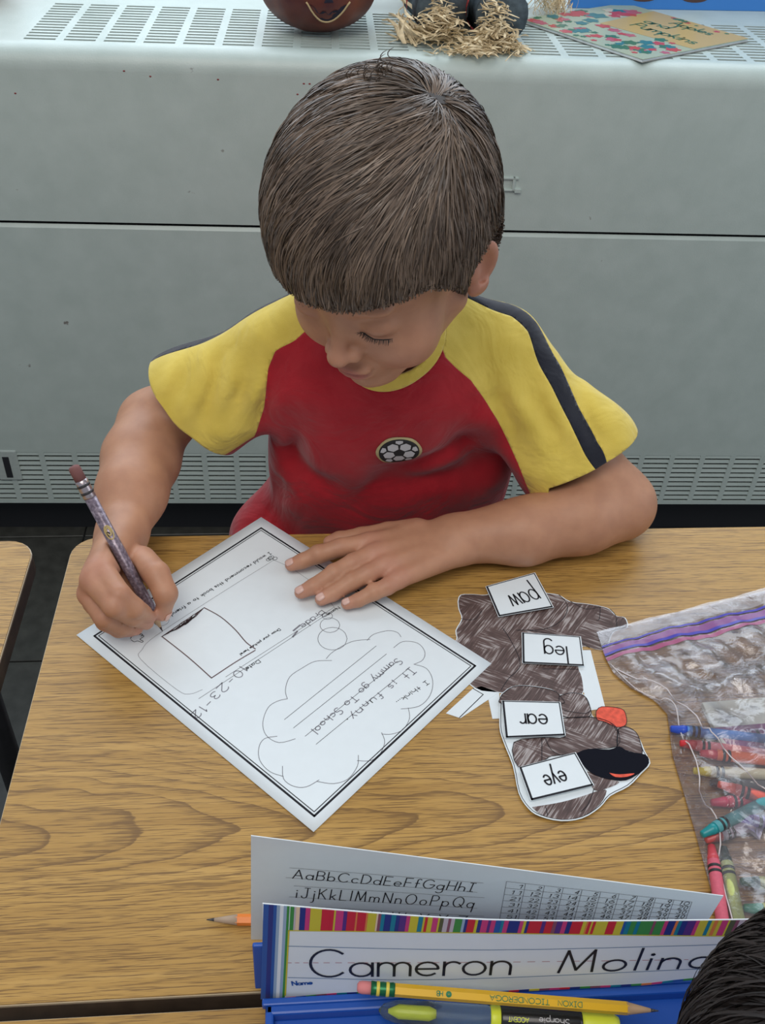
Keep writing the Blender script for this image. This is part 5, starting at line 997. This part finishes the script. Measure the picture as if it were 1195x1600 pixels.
for (nm, wax, wrap), (p0, p1) in zip(SP, CRAY):
    p0, p1 = Vector(p0), Vector(p1); d = (p1-p0).normalized(); L = .088; p0 = p0-Vector((0, 0, 0)); f = ax_frame(p0, p0+d*L); t = thing('crayon', p0, lbl[nm], 'crayon', 'crayons in and beside the zip bag')
    wm = plain('crayon_'+nm, wax, .35); wr = plain('crayon_wrapper_'+nm, wrap, .6, .3, .08, 500)
    MB().lathe([(.0018, 0), (.0026, .0006), (.0036, .0085), (.0040, .0090), (.0040, .0130)], 16, f).build('wax_tip', wm, t, True)
    b_ = MB().lathe([(.0042, .0125), (.0044, .0128), (.0044, L-.004), (.0042, L-.0038)], 16, f).build('wrapper', wr, t, True); autosmooth(b_)
    MB().lathe([(.0040, L-.004), (.0040, L), (.0030, L+.0004)], 16, f).build('wax_end', wm, t, True)
    for z in (.0165, .0205, L-.012): MB().lathe([(.00445, z), (.0046, z+.0002), (.0046, z+.0020), (.00445, z+.0022)], 16, f).build('band', band_m, b_, True)
cb = thing('crayon_carton', (.36, .47, .58), 'flattened white and purple crayon carton inside the zip bag', 'carton')
cf = frame((.3950, .4930, .5870), (-1, -.06, 0), (.06, -1, 0)); MB().bbox((0, 0, -.006), (.075, .052, 0), .001, cf).build('carton', plain('cream_card', (.60, .62, .55), .5), cb)
MB().prism([(0, .026), (.075, .026), (.070, .050), (0, .050)], 0, .0002, cf).build('purple_band', plain('carton_purple', (.20, .05, .16), .4), cb)
draw('carton_lettering', write('Twistables', (.008, .031), (.062, .031), .0105, .12), .0016, cf, plain('carton_print', (.62, .58, .72), .4), cb, .0004)
foil = thing('foil_scrap', (.318, .372, .585), 'crumpled shiny foil scrap inside the zip bag', 'wrapper'); rf = random.Random(5); P = [Vector((.318+rf.uniform(-.008, .012), .372+rf.uniform(-.008, .008), .583+rf.uniform(0, .010))) for _ in range(9)]
MB().add(P, [(0, 1, 2), (1, 2, 3), (2, 3, 4), (4, 5, 6), (5, 6, 7), (6, 7, 8), (0, 4, 8), (3, 5, 1)]).build('foil', plain('silver_foil', (.75, .72, .85), .2, Metallic=.7), foil)
m, nt, p = nodes('zip_bag_film'); nt.nodes.remove(p); out = nt.nodes['Material Output']
tr = N(nt, 'ShaderNodeBsdfTransparent'); tr.inputs[0].default_value = (.955, .95, .965, 1); gl_n = N(nt, 'ShaderNodeBsdfGlossy'); gl_n.inputs['Roughness'].default_value = .14; gl_n.inputs[0].default_value = (1, 1, 1, 1)
v = coords(nt); nz = N(nt, 'ShaderNodeTexNoise', i_Scale=55.0, i_Detail=5.0, i_Distortion=1.6); nt.links.new(v, nz.inputs['Vector']); bmp = N(nt, 'ShaderNodeBump', i_Strength=.55, i_Distance=.003); nt.links.new(nz.outputs[0], bmp.inputs['Height']); nt.links.new(bmp.outputs[0], gl_n.inputs['Normal'])
fr_ = N(nt, 'ShaderNodeFresnel', i_IOR=1.5); nt.links.new(bmp.outputs[0], fr_.inputs['Normal']); mm = N(nt, 'ShaderNodeMath', operation='MULTIPLY_ADD'); mm.inputs[1].default_value = 1.45; mm.inputs[2].default_value = .03; nt.links.new(fr_.outputs[0], mm.inputs[0])
ms = N(nt, 'ShaderNodeMixShader'); nt.links.new(mm.outputs[0], ms.inputs[0]); nt.links.new(tr.outputs[0], ms.inputs[1]); nt.links.new(gl_n.outputs[0], ms.inputs[2])
df = N(nt, 'ShaderNodeBsdfDiffuse'); df.inputs[0].default_value = (.8, .78, .85, 1); ms2 = N(nt, 'ShaderNodeMixShader'); ms2.inputs[0].default_value = .07; nt.links.new(ms.outputs[0], ms2.inputs[1]); nt.links.new(df.outputs[0], ms2.inputs[2]); nt.links.new(ms2.outputs[0], out.inputs[0]); film = m
bag = thing('zip_bag', (.36, .45, .58), 'clear plastic zip bag full of crayons with a blue and pink closure', 'bag')
LB = np.array([(.2547, .5736), (.2546, .5437), (.2575, .5260), (.2678, .5101), (.2840, .4960), (.2905, .4820), (.2825, .4424), (.2789, .3781), (.2755, .3330), (.2725, .3000), (.275, .285)]); tl = np.linspace(0, 1, len(LB))
def bagpt(u, v_, topz):
    l = np.array([np.interp(v_, tl, LB[:, 0]), np.interp(v_, tl, LB[:, 1])]); d = np.array([.963, .27])*(1-v_)+np.array([1.0, .0])*v_; d /= np.linalg.norm(d); q = l+d*.212*u
    e = min(1, min(u, 1-u)*9)*min(1, (1-v_)*12)*min(1, v_*3+.25); z = .5806
    if topz:
        mid = np.clip((v_-.28)/.15, 0, 1); z += .0012+e*(.0045+.0135*mid+.0030*math.sin(q[0]*95+q[1]*60)+.0022*math.sin(q[1]*150-q[0]*70+1)+.0012*math.sin(q[0]*260+q[1]*210))
    return (q[0], q[1], max(z, .5806))
def bagsheet(topz, nu=70, nv=90):
    V = [bagpt(i/nu, j/nv, topz) for j in range(nv+1) for i in range(nu+1)]; F = [(j*(nu+1)+i, (j+1)*(nu+1)+i, (j+1)*(nu+1)+i+1, j*(nu+1)+i+1) for j in range(nv) for i in range(nu)]; return M_(V, F, 'film')
link('film', bagsheet(True), film, bag, True); link('film', bagsheet(False, 20, 30), film, bag, True)
def zipline(v0, hw, mat, name, lift=.0008):
    V = []; n = 60
    for i in range(n+1):
        a = bagpt(i/n, v0-hw, True); b = bagpt(i/n, v0+hw, True); V += [(a[0], a[1], a[2]+lift), (b[0], b[1], b[2]+lift)]
    return link(name, M_(V, [(2*i, 2*i+1, 2*i+3, 2*i+2) for i in range(n)], name), mat, bag, True)
zb = plain('zip_blue', (.07, .06, .42), .35); zp = plain('zip_pink', (.60, .13, .33), .4); zv = plain('zip_violet', (.40, .14, .48), .4)
# translucent coloured closure strips
for mt_ in (zp, zv):
    mt_.node_tree.nodes['Principled BSDF'].inputs['Alpha'].default_value = .55
zipline(.062, .0032, zb, 'closure_line'); zipline(.079, .0100, zv, 'closure_track', .0004); zipline(.094, .0042, zb, 'closure_line'); zipline(.116, .0100, zp, 'closure_line', .0006)
hz = plain('bag_lip', (.80, .80, .86), .25); hz.node_tree.nodes['Principled BSDF'].inputs['Alpha'].default_value = .22; zipline(.028, .024, hz, 'bag_lip', .0006)
crease_hl_m = plain('crease_highlight', (.80, .74, .74), .3); crease_hl_m.node_tree.nodes['Principled BSDF'].inputs['Alpha'].default_value = .75  # pale tone for the painted crease highlights
def bag_z(x, y):
    best = min(((bagpt(i/30, j/40, True)) for i in range(31) for j in range(41)), key=lambda q: (q[0]-x)**2+(q[1]-y)**2); return best[2]
for pts in ([(.2571, .5356), (.2650, .5190), (.2737, .5057), (.2880, .4950), (.2960, .4861), (.2933, .4595), (.2939, .4282), (.2896, .3985), (.293, .3743), (.2845, .3446), (.282, .328), (.279, .302)], [(.2600, .5300), (.2743, .5167), (.2936, .4996), (.3077, .4559), (.314, .4428), (.3269, .4096), (.345, .385)]):
    pp = smooth_poly(pts, 4); MB().tube([(x, y, bag_z(x, y)+.0006) for x, y in pp], .00055, 5).build('fold_highlight', crease_hl_m, bag, True)  # thin pale tubes paint the highlights along the film's fold creases
# ---------------------------------------------------------------- things on top of the heating cabinet
ZC_ = .848
def pumpkin(cx_, cy_, R_, H_, mat, label, face=False, yaw=0.0):
    t = thing('pumpkin', (cx_, cy_, ZC_), label, 'pumpkin'); nu, nv = 72, 30; V = []; F = []
    def surf(a, e, k=0.0):
        rib = 1-.035*abs(math.cos(a*5)); ce, se = math.cos(e), math.sin(e); r = (R_+k)*ce*rib; z = H_/2+(H_/2+k)*se*(1-.18*(1-abs(ce))**1.2*0)-(.012*math.exp(-(ce*R_/.02)**2) if se > 0 else 0)
        return (cx_+r*math.cos(a), cy_+r*math.sin(a), ZC_+max(z, 0)+.0005)
    for j in range(nv+1):
        e = -PI/2*.96+PI*.96*j/nv
        for i in range(nu): V.append(surf(2*PI*i/nu, e))
    for j in range(nv):
        for i in range(nu): F.append((j*nu+i, j*nu+(i+1) % nu, (j+1)*nu+(i+1) % nu, (j+1)*nu+i))
    F += [tuple(range(nu-1, -1, -1)), tuple(range(nv*nu, nv*nu+nu))]; link('shell', M_(V, F, 'shell'), mat, t, True)
    MB().tube([(cx_, cy_, ZC_+H_*.86), (cx_+.002, cy_, ZC_+H_+.008), (cx_+.012, cy_+.004, ZC_+H_+.024)], [.012, .008, .007], 8).build('stem', plain('pumpkin_stem', (.16, .15, .06), .8), t, True)
    if face:
        dk = plain('carving_shade', (.012, .012, .03), .7); rimc = plain('pumpkin_flesh', (.55, .42, .22), .6)  # dark patches on the uncut shell paint the shade inside the cuts
        def patch(name, outl, k, mat_, par):
            P = [surf(-PI/2+yaw+x, e, k) for x, e in outl]; return link(name, M_([tuple(np.mean(P, 0)+np.array([0, -.0008, 0]))]+P, [(0, 1+(i+1) % len(P), 1+i) for i in range(len(P))], name), mat_, par, False)
        A = np.linspace(-.34, .34, 15); lo_ = [(a, -.62+.95*abs(a/.34)**2.2*.42) for a in A]; hi_ = [(a, -.40+.25*abs(a/.34)**2*.7+(.045 if i % 4 in (1, 2) else -.03)) for i, a in enumerate(A)]
        mo = patch('mouth', lo_+hi_[::-1][1:-1], .0006, dk, t)
        MB().tube([surf(-PI/2+yaw+a, e, .0006) for a, e in [(-.37, lo_[0][1]+.05)]+lo_+[(.37, lo_[-1][1]+.05)]], .0013, 6).build('mouth_rim', rimc, mo, True)
        patch('nose', [(-.08, -.17), (.08, -.17), (0, .05)], .0006, dk, t)
        for s_ in (-1, 1): patch('eye', [(s_*.38, .18), (s_*.14, .18), (s_*.26, .42)], .0006, dk, t)
    return t
def pumpkin_mat(nm, a, b):
    m, nt, p = nodes(nm); v = coords(nt); n = N(nt, 'ShaderNodeTexNoise', i_Scale=28.0, i_Detail=5.0); nt.links.new(v, n.inputs['Vector']); r = ramp(nt, [(.3, a), (.7, b)], n.outputs[0]); nt.links.new(r.outputs[0], p.inputs['Base Color']); p.inputs['Roughness'].default_value = .45; return m
pumpkin(.0290, 1.478, .083, .125, pumpkin_mat('backlit_pumpkin_skin', (.085, .022, .024), (.20, .055, .028)), 'dark reddish carved jack-o\'-lantern pumpkin on the cabinet', True, .16)  # backlight shade is mixed into this skin colour
pumpkin(-.497, 1.620, .094, .120, pumpkin_mat('orange_pumpkin_skin', (.42, .10, .07), (.58, .17, .09)), 'orange pumpkin at the top left corner of the cabinet')
# scarecrow doll sitting with its legs towards the room
doll = thing('scarecrow_doll', (.225, 1.60, ZC_), 'stuffed scarecrow doll in dark jeans with straw feet, sitting on the cabinet', 'doll')
denim = plain('doll_denim', (.085, .110, .125), .95, .1, .35, 120, .6); redp = plain('red_patch_cloth', (.34, .05, .05), .9, .1, .3, 200); straw_m = plain('straw', (.68, .55, .34), .7, .3, .25, 160); burlap = plain('burlap', (.45, .36, .22), .95, .1, .2, 300)
def doll_leg(x0, x1, ye, lab):
    f = lambda P: chain(P, [(x0*.5+.1125, 1.66, ZC_+.042), (x0, 1.56, ZC_+.040), (x1, ye, ZC_+.036)], [.040, .037, .036], .02)+fold(P, [((70, 90, 40), .0022, 1), ((-120, 60, 90), .0013, 2)])
    V, F = surface(lambda P: np.maximum(f(P), ye+.002-P[:, 1]), (x0-.09, 1.40, ZC_-.01), (x0+.09, 1.74, ZC_+.10), .005); V[:, 2] = np.maximum(V[:, 2], ZC_+.001); o = sdf_part('trouser_leg', V, tri(F), denim, doll)
    pc = MB().tube([(x1-.012, ye+.006, ZC_+.040), (x1-.012, ye+.020, ZC_+.042)], .0365, 22, False).build('patch_cuff', redp, o, True); MB().tube([(x1, ye-.001, ZC_+.036), (x1, ye+.004, ZC_+.036)], .036, 22).build('cuff_end', denim, o, True); return o
doll_leg(.195, .198, 1.448, 'l'); doll_leg(.272, .278, 1.432, 'r')
V, F = surface(lambda P: smin(ell(P, (.232, 1.705, ZC_+.12), (.085, .060, .12)), seg(P, (.17, 1.70, 1.045), (.295, 1.70, 1.045), .034, .034), .02), (.10, 1.60, ZC_), (.34, 1.80, 1.20), .008); sdf_part('stuffed_body', V, tri(F), plain('plaid_shirt', (.28, .08, .06), .9), doll)
V, F = surface(lambda P: ell(P, (.232, 1.70, ZC_+.275), (.050, .050, .056)), (.15, 1.62, 1.04), (.31, 1.78, 1.20), .006); sdf_part('burlap_head', V, tri(F), burlap, doll)
MB().tube([(.165, 1.70, 1.04), (.10, 1.67, .95), (.085, 1.64, .885)], [.035, .030, .026], 14).build('sleeve', plain('doll_sleeve_cloth', (.20, .20, .20), .9), doll, True)
MB().lathe([(.085, 1.165), (.085, 1.170), (.045, 1.176), (.038, 1.225), (.004, 1.235)], 22, Matrix.Translation((.232, 1.70, 0))).build('straw_hat', burlap, doll, True)
mb = MB(); mb.tube([(.30, 1.70, 1.04), (.365, 1.67, .95), (.388, 1.645, .885)], [.035, .030, .026], 14); mb.build('sleeve', plain('doll_sleeve', (.20, .20, .20), .9), doll, True)
def straw_bunch(name, c, spread, n, seed, flat=.018, ln=(.025, .060), wd=(.0014, .0052), dirn=None):
    rg = random.Random(seed); mb = MB()
    for k in range(n):
        a = rg.uniform(0, 2*PI); x = c[0]+rg.gauss(0, spread[0]); y = c[1]+rg.gauss(0, spread[1]); z = ZC_+.0025+abs(rg.gauss(0, flat))*math.exp(-((x-c[0])/spread[0])**2*.35); L = rg.uniform(*ln); w_ = rg.uniform(*wd); d = Vector((math.cos(a), math.sin(a), rg.uniform(-.25, .35)))
        if dirn: d = (d*.6+Vector(dirn)).normalized()
        s_ = d.cross(Vector((0, 0, 1))).normalized(); cu = Vector((rg.uniform(-1, 1), rg.uniform(-1, 1), rg.uniform(-.2, .8)))*L*.35; V = []; nn_ = 5
        for i in range(nn_):
            t = i/(nn_-1); q = Vector((x, y, z))+d*L*(t-.5)+cu*math.sin(PI*t)*.6; q.z = max(q.z, ZC_+.0015); ww = w_*(1-.5*abs(2*t-1)**3); tw = s_*math.cos(t*2)+Vector((0, 0, 1))*math.sin(t*2)*.5; V += [q-tw*ww*.5, q+tw*ww*.5]
        for i in range(0, len(V)): V[i].z = max(V[i].z, ZC_+.0008)
        mb.add(V, [(2*i, 2*i+1, 2*i+3, 2*i+2) for i in range(nn_-1)])
    o = mb.build(name, straw_m, doll); o['kind'] = 'stuff'; md = o.modifiers.new('t', 'SOLIDIFY'); md.thickness = .0004; return o
straw_bunch('straw_foot', (.192, 1.424, 0), (.017, .014), 300, 1, .030, (.012, .034)); straw_bunch('straw_foot', (.264, 1.400, 0), (.016, .016), 320, 2, .030, (.012, .034)); straw_bunch('straw_foot', (.228, 1.372, 0), (.020, .012), 110, 5, .006, (.010, .028))
straw_bunch('straw_foot', (.150, 1.440, 0), (.007, .022), 26, 3, .018, (.035, .065), (.003, .008), (-.4, 1, .3)); straw_bunch('straw_foot', (.294, 1.385, 0), (.008, .010), 34, 6, .006, (.010, .024))
straw_bunch('straw_hand', (.390, 1.622, 0), (.014, .020), 150, 4, .022, (.02, .05), (.0008, .0025), (.0, -.4, -.8))
# picture book lying on the cabinet
bk = thing('picture_book', (.46, 1.55, ZC_), 'thin picture book titled Apples and Pumpkins lying askew on the cabinet', 'book')
bf = frame((.3285, 1.5544, ZC_+.0005), (.1296, -.2033, 0), (.151, .1725, 0)); bw, bh = .241, .229
MB().bbox((0, 0, 0), (bw, bh, .0006), .0002, bf).build('back_cover', plain('book_back', (.3, .3, .28), .4), bk); MB().box((.001, .001, .0006), (bw-.002, bh-.001, .0038), bf).build('pages', paper_m, bk)
MB().bbox((0, 0, .0038), (bw, bh, .0046), .0002, bf).build('front_cover', plain('cover_green', (.36, .42, .30), .3), bk)
zc = .0047; MB().prism([(.075, bh*.40), (bw-.001, bh*.46), (bw-.001, bh-.001), (.060, bh-.001)], zc, zc+.0001, bf).build('cover_title_panel', plain('cover_tan', (.48, .34, .12), .35), bk)
rb = random.Random(8); cvs = dict(red=(.45, .05, .05), green=(.03, .14, .07), teal=(.02, .16, .18), pink=(.42, .10, .14), cream=(.52, .48, .36), orange=(.50, .20, .06))
cvm = {k: plain('cover_print_'+k, c, .35) for k, c in cvs.items()}
flowers = []
for k in range(74):
    u = rb.uniform(.004, bw-.006); v_ = rb.uniform(.004, .085 if rb.random() < .8 else .11); flowers.append((u, v_, rb.uniform(.004, .011), rb.choice(['red', 'green', 'teal', 'green', 'red', 'pink'])))
for k in range(16): flowers.append((rb.uniform(.006, .060), rb.uniform(.09, bh-.01), rb.uniform(.008, .016), rb.choice(['red', 'teal', 'green', 'cream', 'pink'])))
for k in range(9): flowers.append((rb.uniform(.10, bw-.01), bh-rb.uniform(.006, .014), rb.uniform(.003, .007), rb.choice(['red', 'green', 'green'])))
for cname in cvm:
    mb = MB()
    for i, (u, v_, r, c) in enumerate(flowers):
        if c == cname: mb.prism([(min(max(u+r*(1+.25*math.cos(5*a+i))*math.cos(a), .001), bw-.001), min(max(v_+r*(1+.25*math.cos(5*a+i))*math.sin(a), .001), bh-.001)) for a in np.linspace(0, 2*PI, 15)[:-1]], zc, zc+.0001+.00001*i/10, bf)
    if mb.v: mb.build('cover_flowers', cvm[cname], bk)['kind'] = 'stuff'
draw('cover_title', write('Apples', (.125, .188), (.200, .188), .022, .14)+write('and', (.100, .158), (.145, .158), .022, .14)+write('Pumpkins', (.105, .125), (.222, .125), .024, .14), .0030, bf, cvm['green'], bk, .0050)
draw('cover_small_print', write('by the author', (.090, .100), (.170, .100), .007, .2)+write('illustrated in colour', (.120, .088), (.215, .088), .006, .2), .0009, bf, cvm['teal'], bk, .0050) if False else None
# tall blue picture board standing behind
pb = thing('picture_board', (.60, 1.67, ZC_), 'bright blue picture board with brown shoes printed on it, standing on the cabinet', 'poster')
pf_ = frame((.425, 1.655, ZC_), (1, .045, 0), (0, .16, 1)); sky_b = plain('board_blue', (.04, .22, .62), .4)
MB().bbox((0, 0, -.006), (.46, .32, 0), .0012, pf_).build('board', sky_b, pb); MB().prism([(.006, .018), (.068, .018), (.068, .060), (.006, .060)], 0, .0002, pf_).build('white_label', paper_m, pb)
shoe_b = plain('board_brown', (.07, .035, .03), .5); trw = plain('board_grey', (.30, .28, .30), .5)
for x in (.120, .205):
    MB().prism([(x+.022*math.cos(a), .017+.009*math.sin(a)*(1 if math.sin(a) > 0 else .7)) for a in np.linspace(0, 2*PI, 19)[:-1]], 0, .0004, pf_).build('printed_shoe', shoe_b, pb)
    MB().prism([(x-.013, .024), (x+.013, .024), (x+.018, .16), (x-.018, .16)], 0, .0003, pf_).build('printed_leg', trw, pb)
# ---------------------------------------------------------------- second child, dark hair, near the camera
HR2 = head_R(24, 4, 172); HS2 = 1.0; HP2 = np.array([.2205, .108, .790])-(HR2@np.array([0, .012, .037]))*HS2
kid = thing('person', (.2205, -.33, 0), 'child with dark hair, only the top of the head showing at the lower right', 'person')
shirt2 = plain('grey_shirt', (.16, .17, .20), .9, .1)
KX = .2205
def kid_arm(P, s_, r=(.032, .030, .019)):
    return chain(P, [(KX+s_*.115, -.110, .690), (.405 if s_ > 0 else .035, -.110, .617), (.385 if s_ > 0 else .065, .010, .603)], r, .015)
def kid_sdf(P):
    d = gated(P, lambda Q: head_sdf(Q, HR2, HP2, HS2), HP2-.16, HP2+.16)
    nb = to_world([[0, .03, -.045]], HR2, HP2, HS2)[0]; d = smin(d, seg(P, nb, (KX, -.085, .700), .040, .046), .015)
    for s_ in (1, -1):
        hx = .385 if s_ > 0 else .065; d = smin(d, kid_arm(P, s_), .015)
        d = smin(d, ell(P, (hx, .030, .596), (.024, .026, .010)), .008)
        for k in range(4): d = smin(d, seg(P, (hx-.016+.0105*k, .045, .595), (hx-.020+.013*k, .080-.004*abs(k-1.5), .589), .0066, .0056), .003)
        d = smin(d, seg(P, (hx-s_*.016, .020, .596), (hx-s_*.036, .048, .589), .009, .006), .004)
        d = smin(d, chain(P, [(KX+s_*.055, -.340, .47), (KX+s_*.060, -.345, .26), (KX+s_*.062, -.360, .06)], [.060, .045, .030], .02), .03)
        d = smin(d, seg(P, (KX+s_*.062, -.365, .045), (KX+s_*.064, -.260, .035), .028, .022), .02)
    t = chain(P, [(KX, -.125, .675), (KX, -.235, .625), (KX, -.320, .52)], [.070, .080, .085], .03); t = smin(t, seg(P, (KX+.09, -.11, .69), (KX-.09, -.11, .69), .034, .034), .03)
    return smin(d, t, .02)
Vk, Fk = surface(kid_sdf, (-.04, -.45, .0), (.48, .27, .92), .005); mk = (Vk[:, 2] < .5806) & (Vk[:, 2] > .55) & (Vk[:, 1] > -.165); Vk[mk, 2] = .5806
kme = np_mesh(Vk, Fk, 'body'); set_tint(kme, np.repeat([[.45, .26, .17]], len(Vk), 0)); link('body', kme, skin_m, kid, True)
def ks(P):
    d = chain(P, [(KX, -.125, .675), (KX, -.235, .625), (KX, -.320, .52), (KX, -.335, .46)], [.078, .088, .094, .094], .03); d = smin(d, seg(P, (KX+.09, -.11, .69), (KX-.09, -.11, .69), .042, .042), .03)
    for s_ in (1, -1): d = smin(d, seg(P, (KX+s_*.115, -.110, .690), (.34 if s_ > 0 else .100, -.110, .648), .040, .040), .02)
    return d
Vk, Fk = surface(ks, (-.04, -.46, .36), (.48, .02, .80), .007); Fk = tri(Fk); Vk, Fk, _ = clip(Vk, Fk, Vk[:, 2]-.42); Vk, Fk, _ = clip(Vk, Fk, np.maximum(np.linalg.norm((Vk-(KX, -.070, .735)), axis=1)-.056, -(Vk[:, 2]-.60)-.02)); sdf_part('shirt', Vk, Fk, shirt2, kid, .002)
def kt(P):
    d = None
    for s_ in (1, -1):
        e = chain(P, [(KX+s_*.055, -.340, .45), (KX+s_*.060, -.345, .26), (KX+s_*.062, -.360, .09)], [.068, .054, .042], .02); d = e if d is None else smin(d, e, .02)
    return d
Vk, Fk = surface(kt, (.05, -.47, .02), (.40, -.20, .54), .008); sdf_part('trousers', Vk, tri(Fk), jeans, kid)
for s_ in (1, -1):
    cx0 = KX+s_*.063; Vq, Fq = surface(lambda P: smin(smax(ell(P, (cx0, -.310, .040), (.036, .092, .046)), .012-P[:, 2], .004), seg(P, (cx0, -.360, .05), (cx0, -.360, .090), .036, .034), .02), (cx0-.08, -.45, 0), (cx0+.08, -.18, .14), .006); sdf_part('shoe', Vq, tri(Fq), shoe_m, kid)
hm2 = hair_mat('black_hair', (.006, .004, .004), (.022, .015, .013), .6); hc2 = plain('black_scalp_hair', (.006, .005, .005), .6)
hair(kid, HR2, HP2, HS2, 24000, hm2, hc2, (-.01, .045, .120), EDGE, (.25, -.4, 0), 23, (.040, .075), .00050)
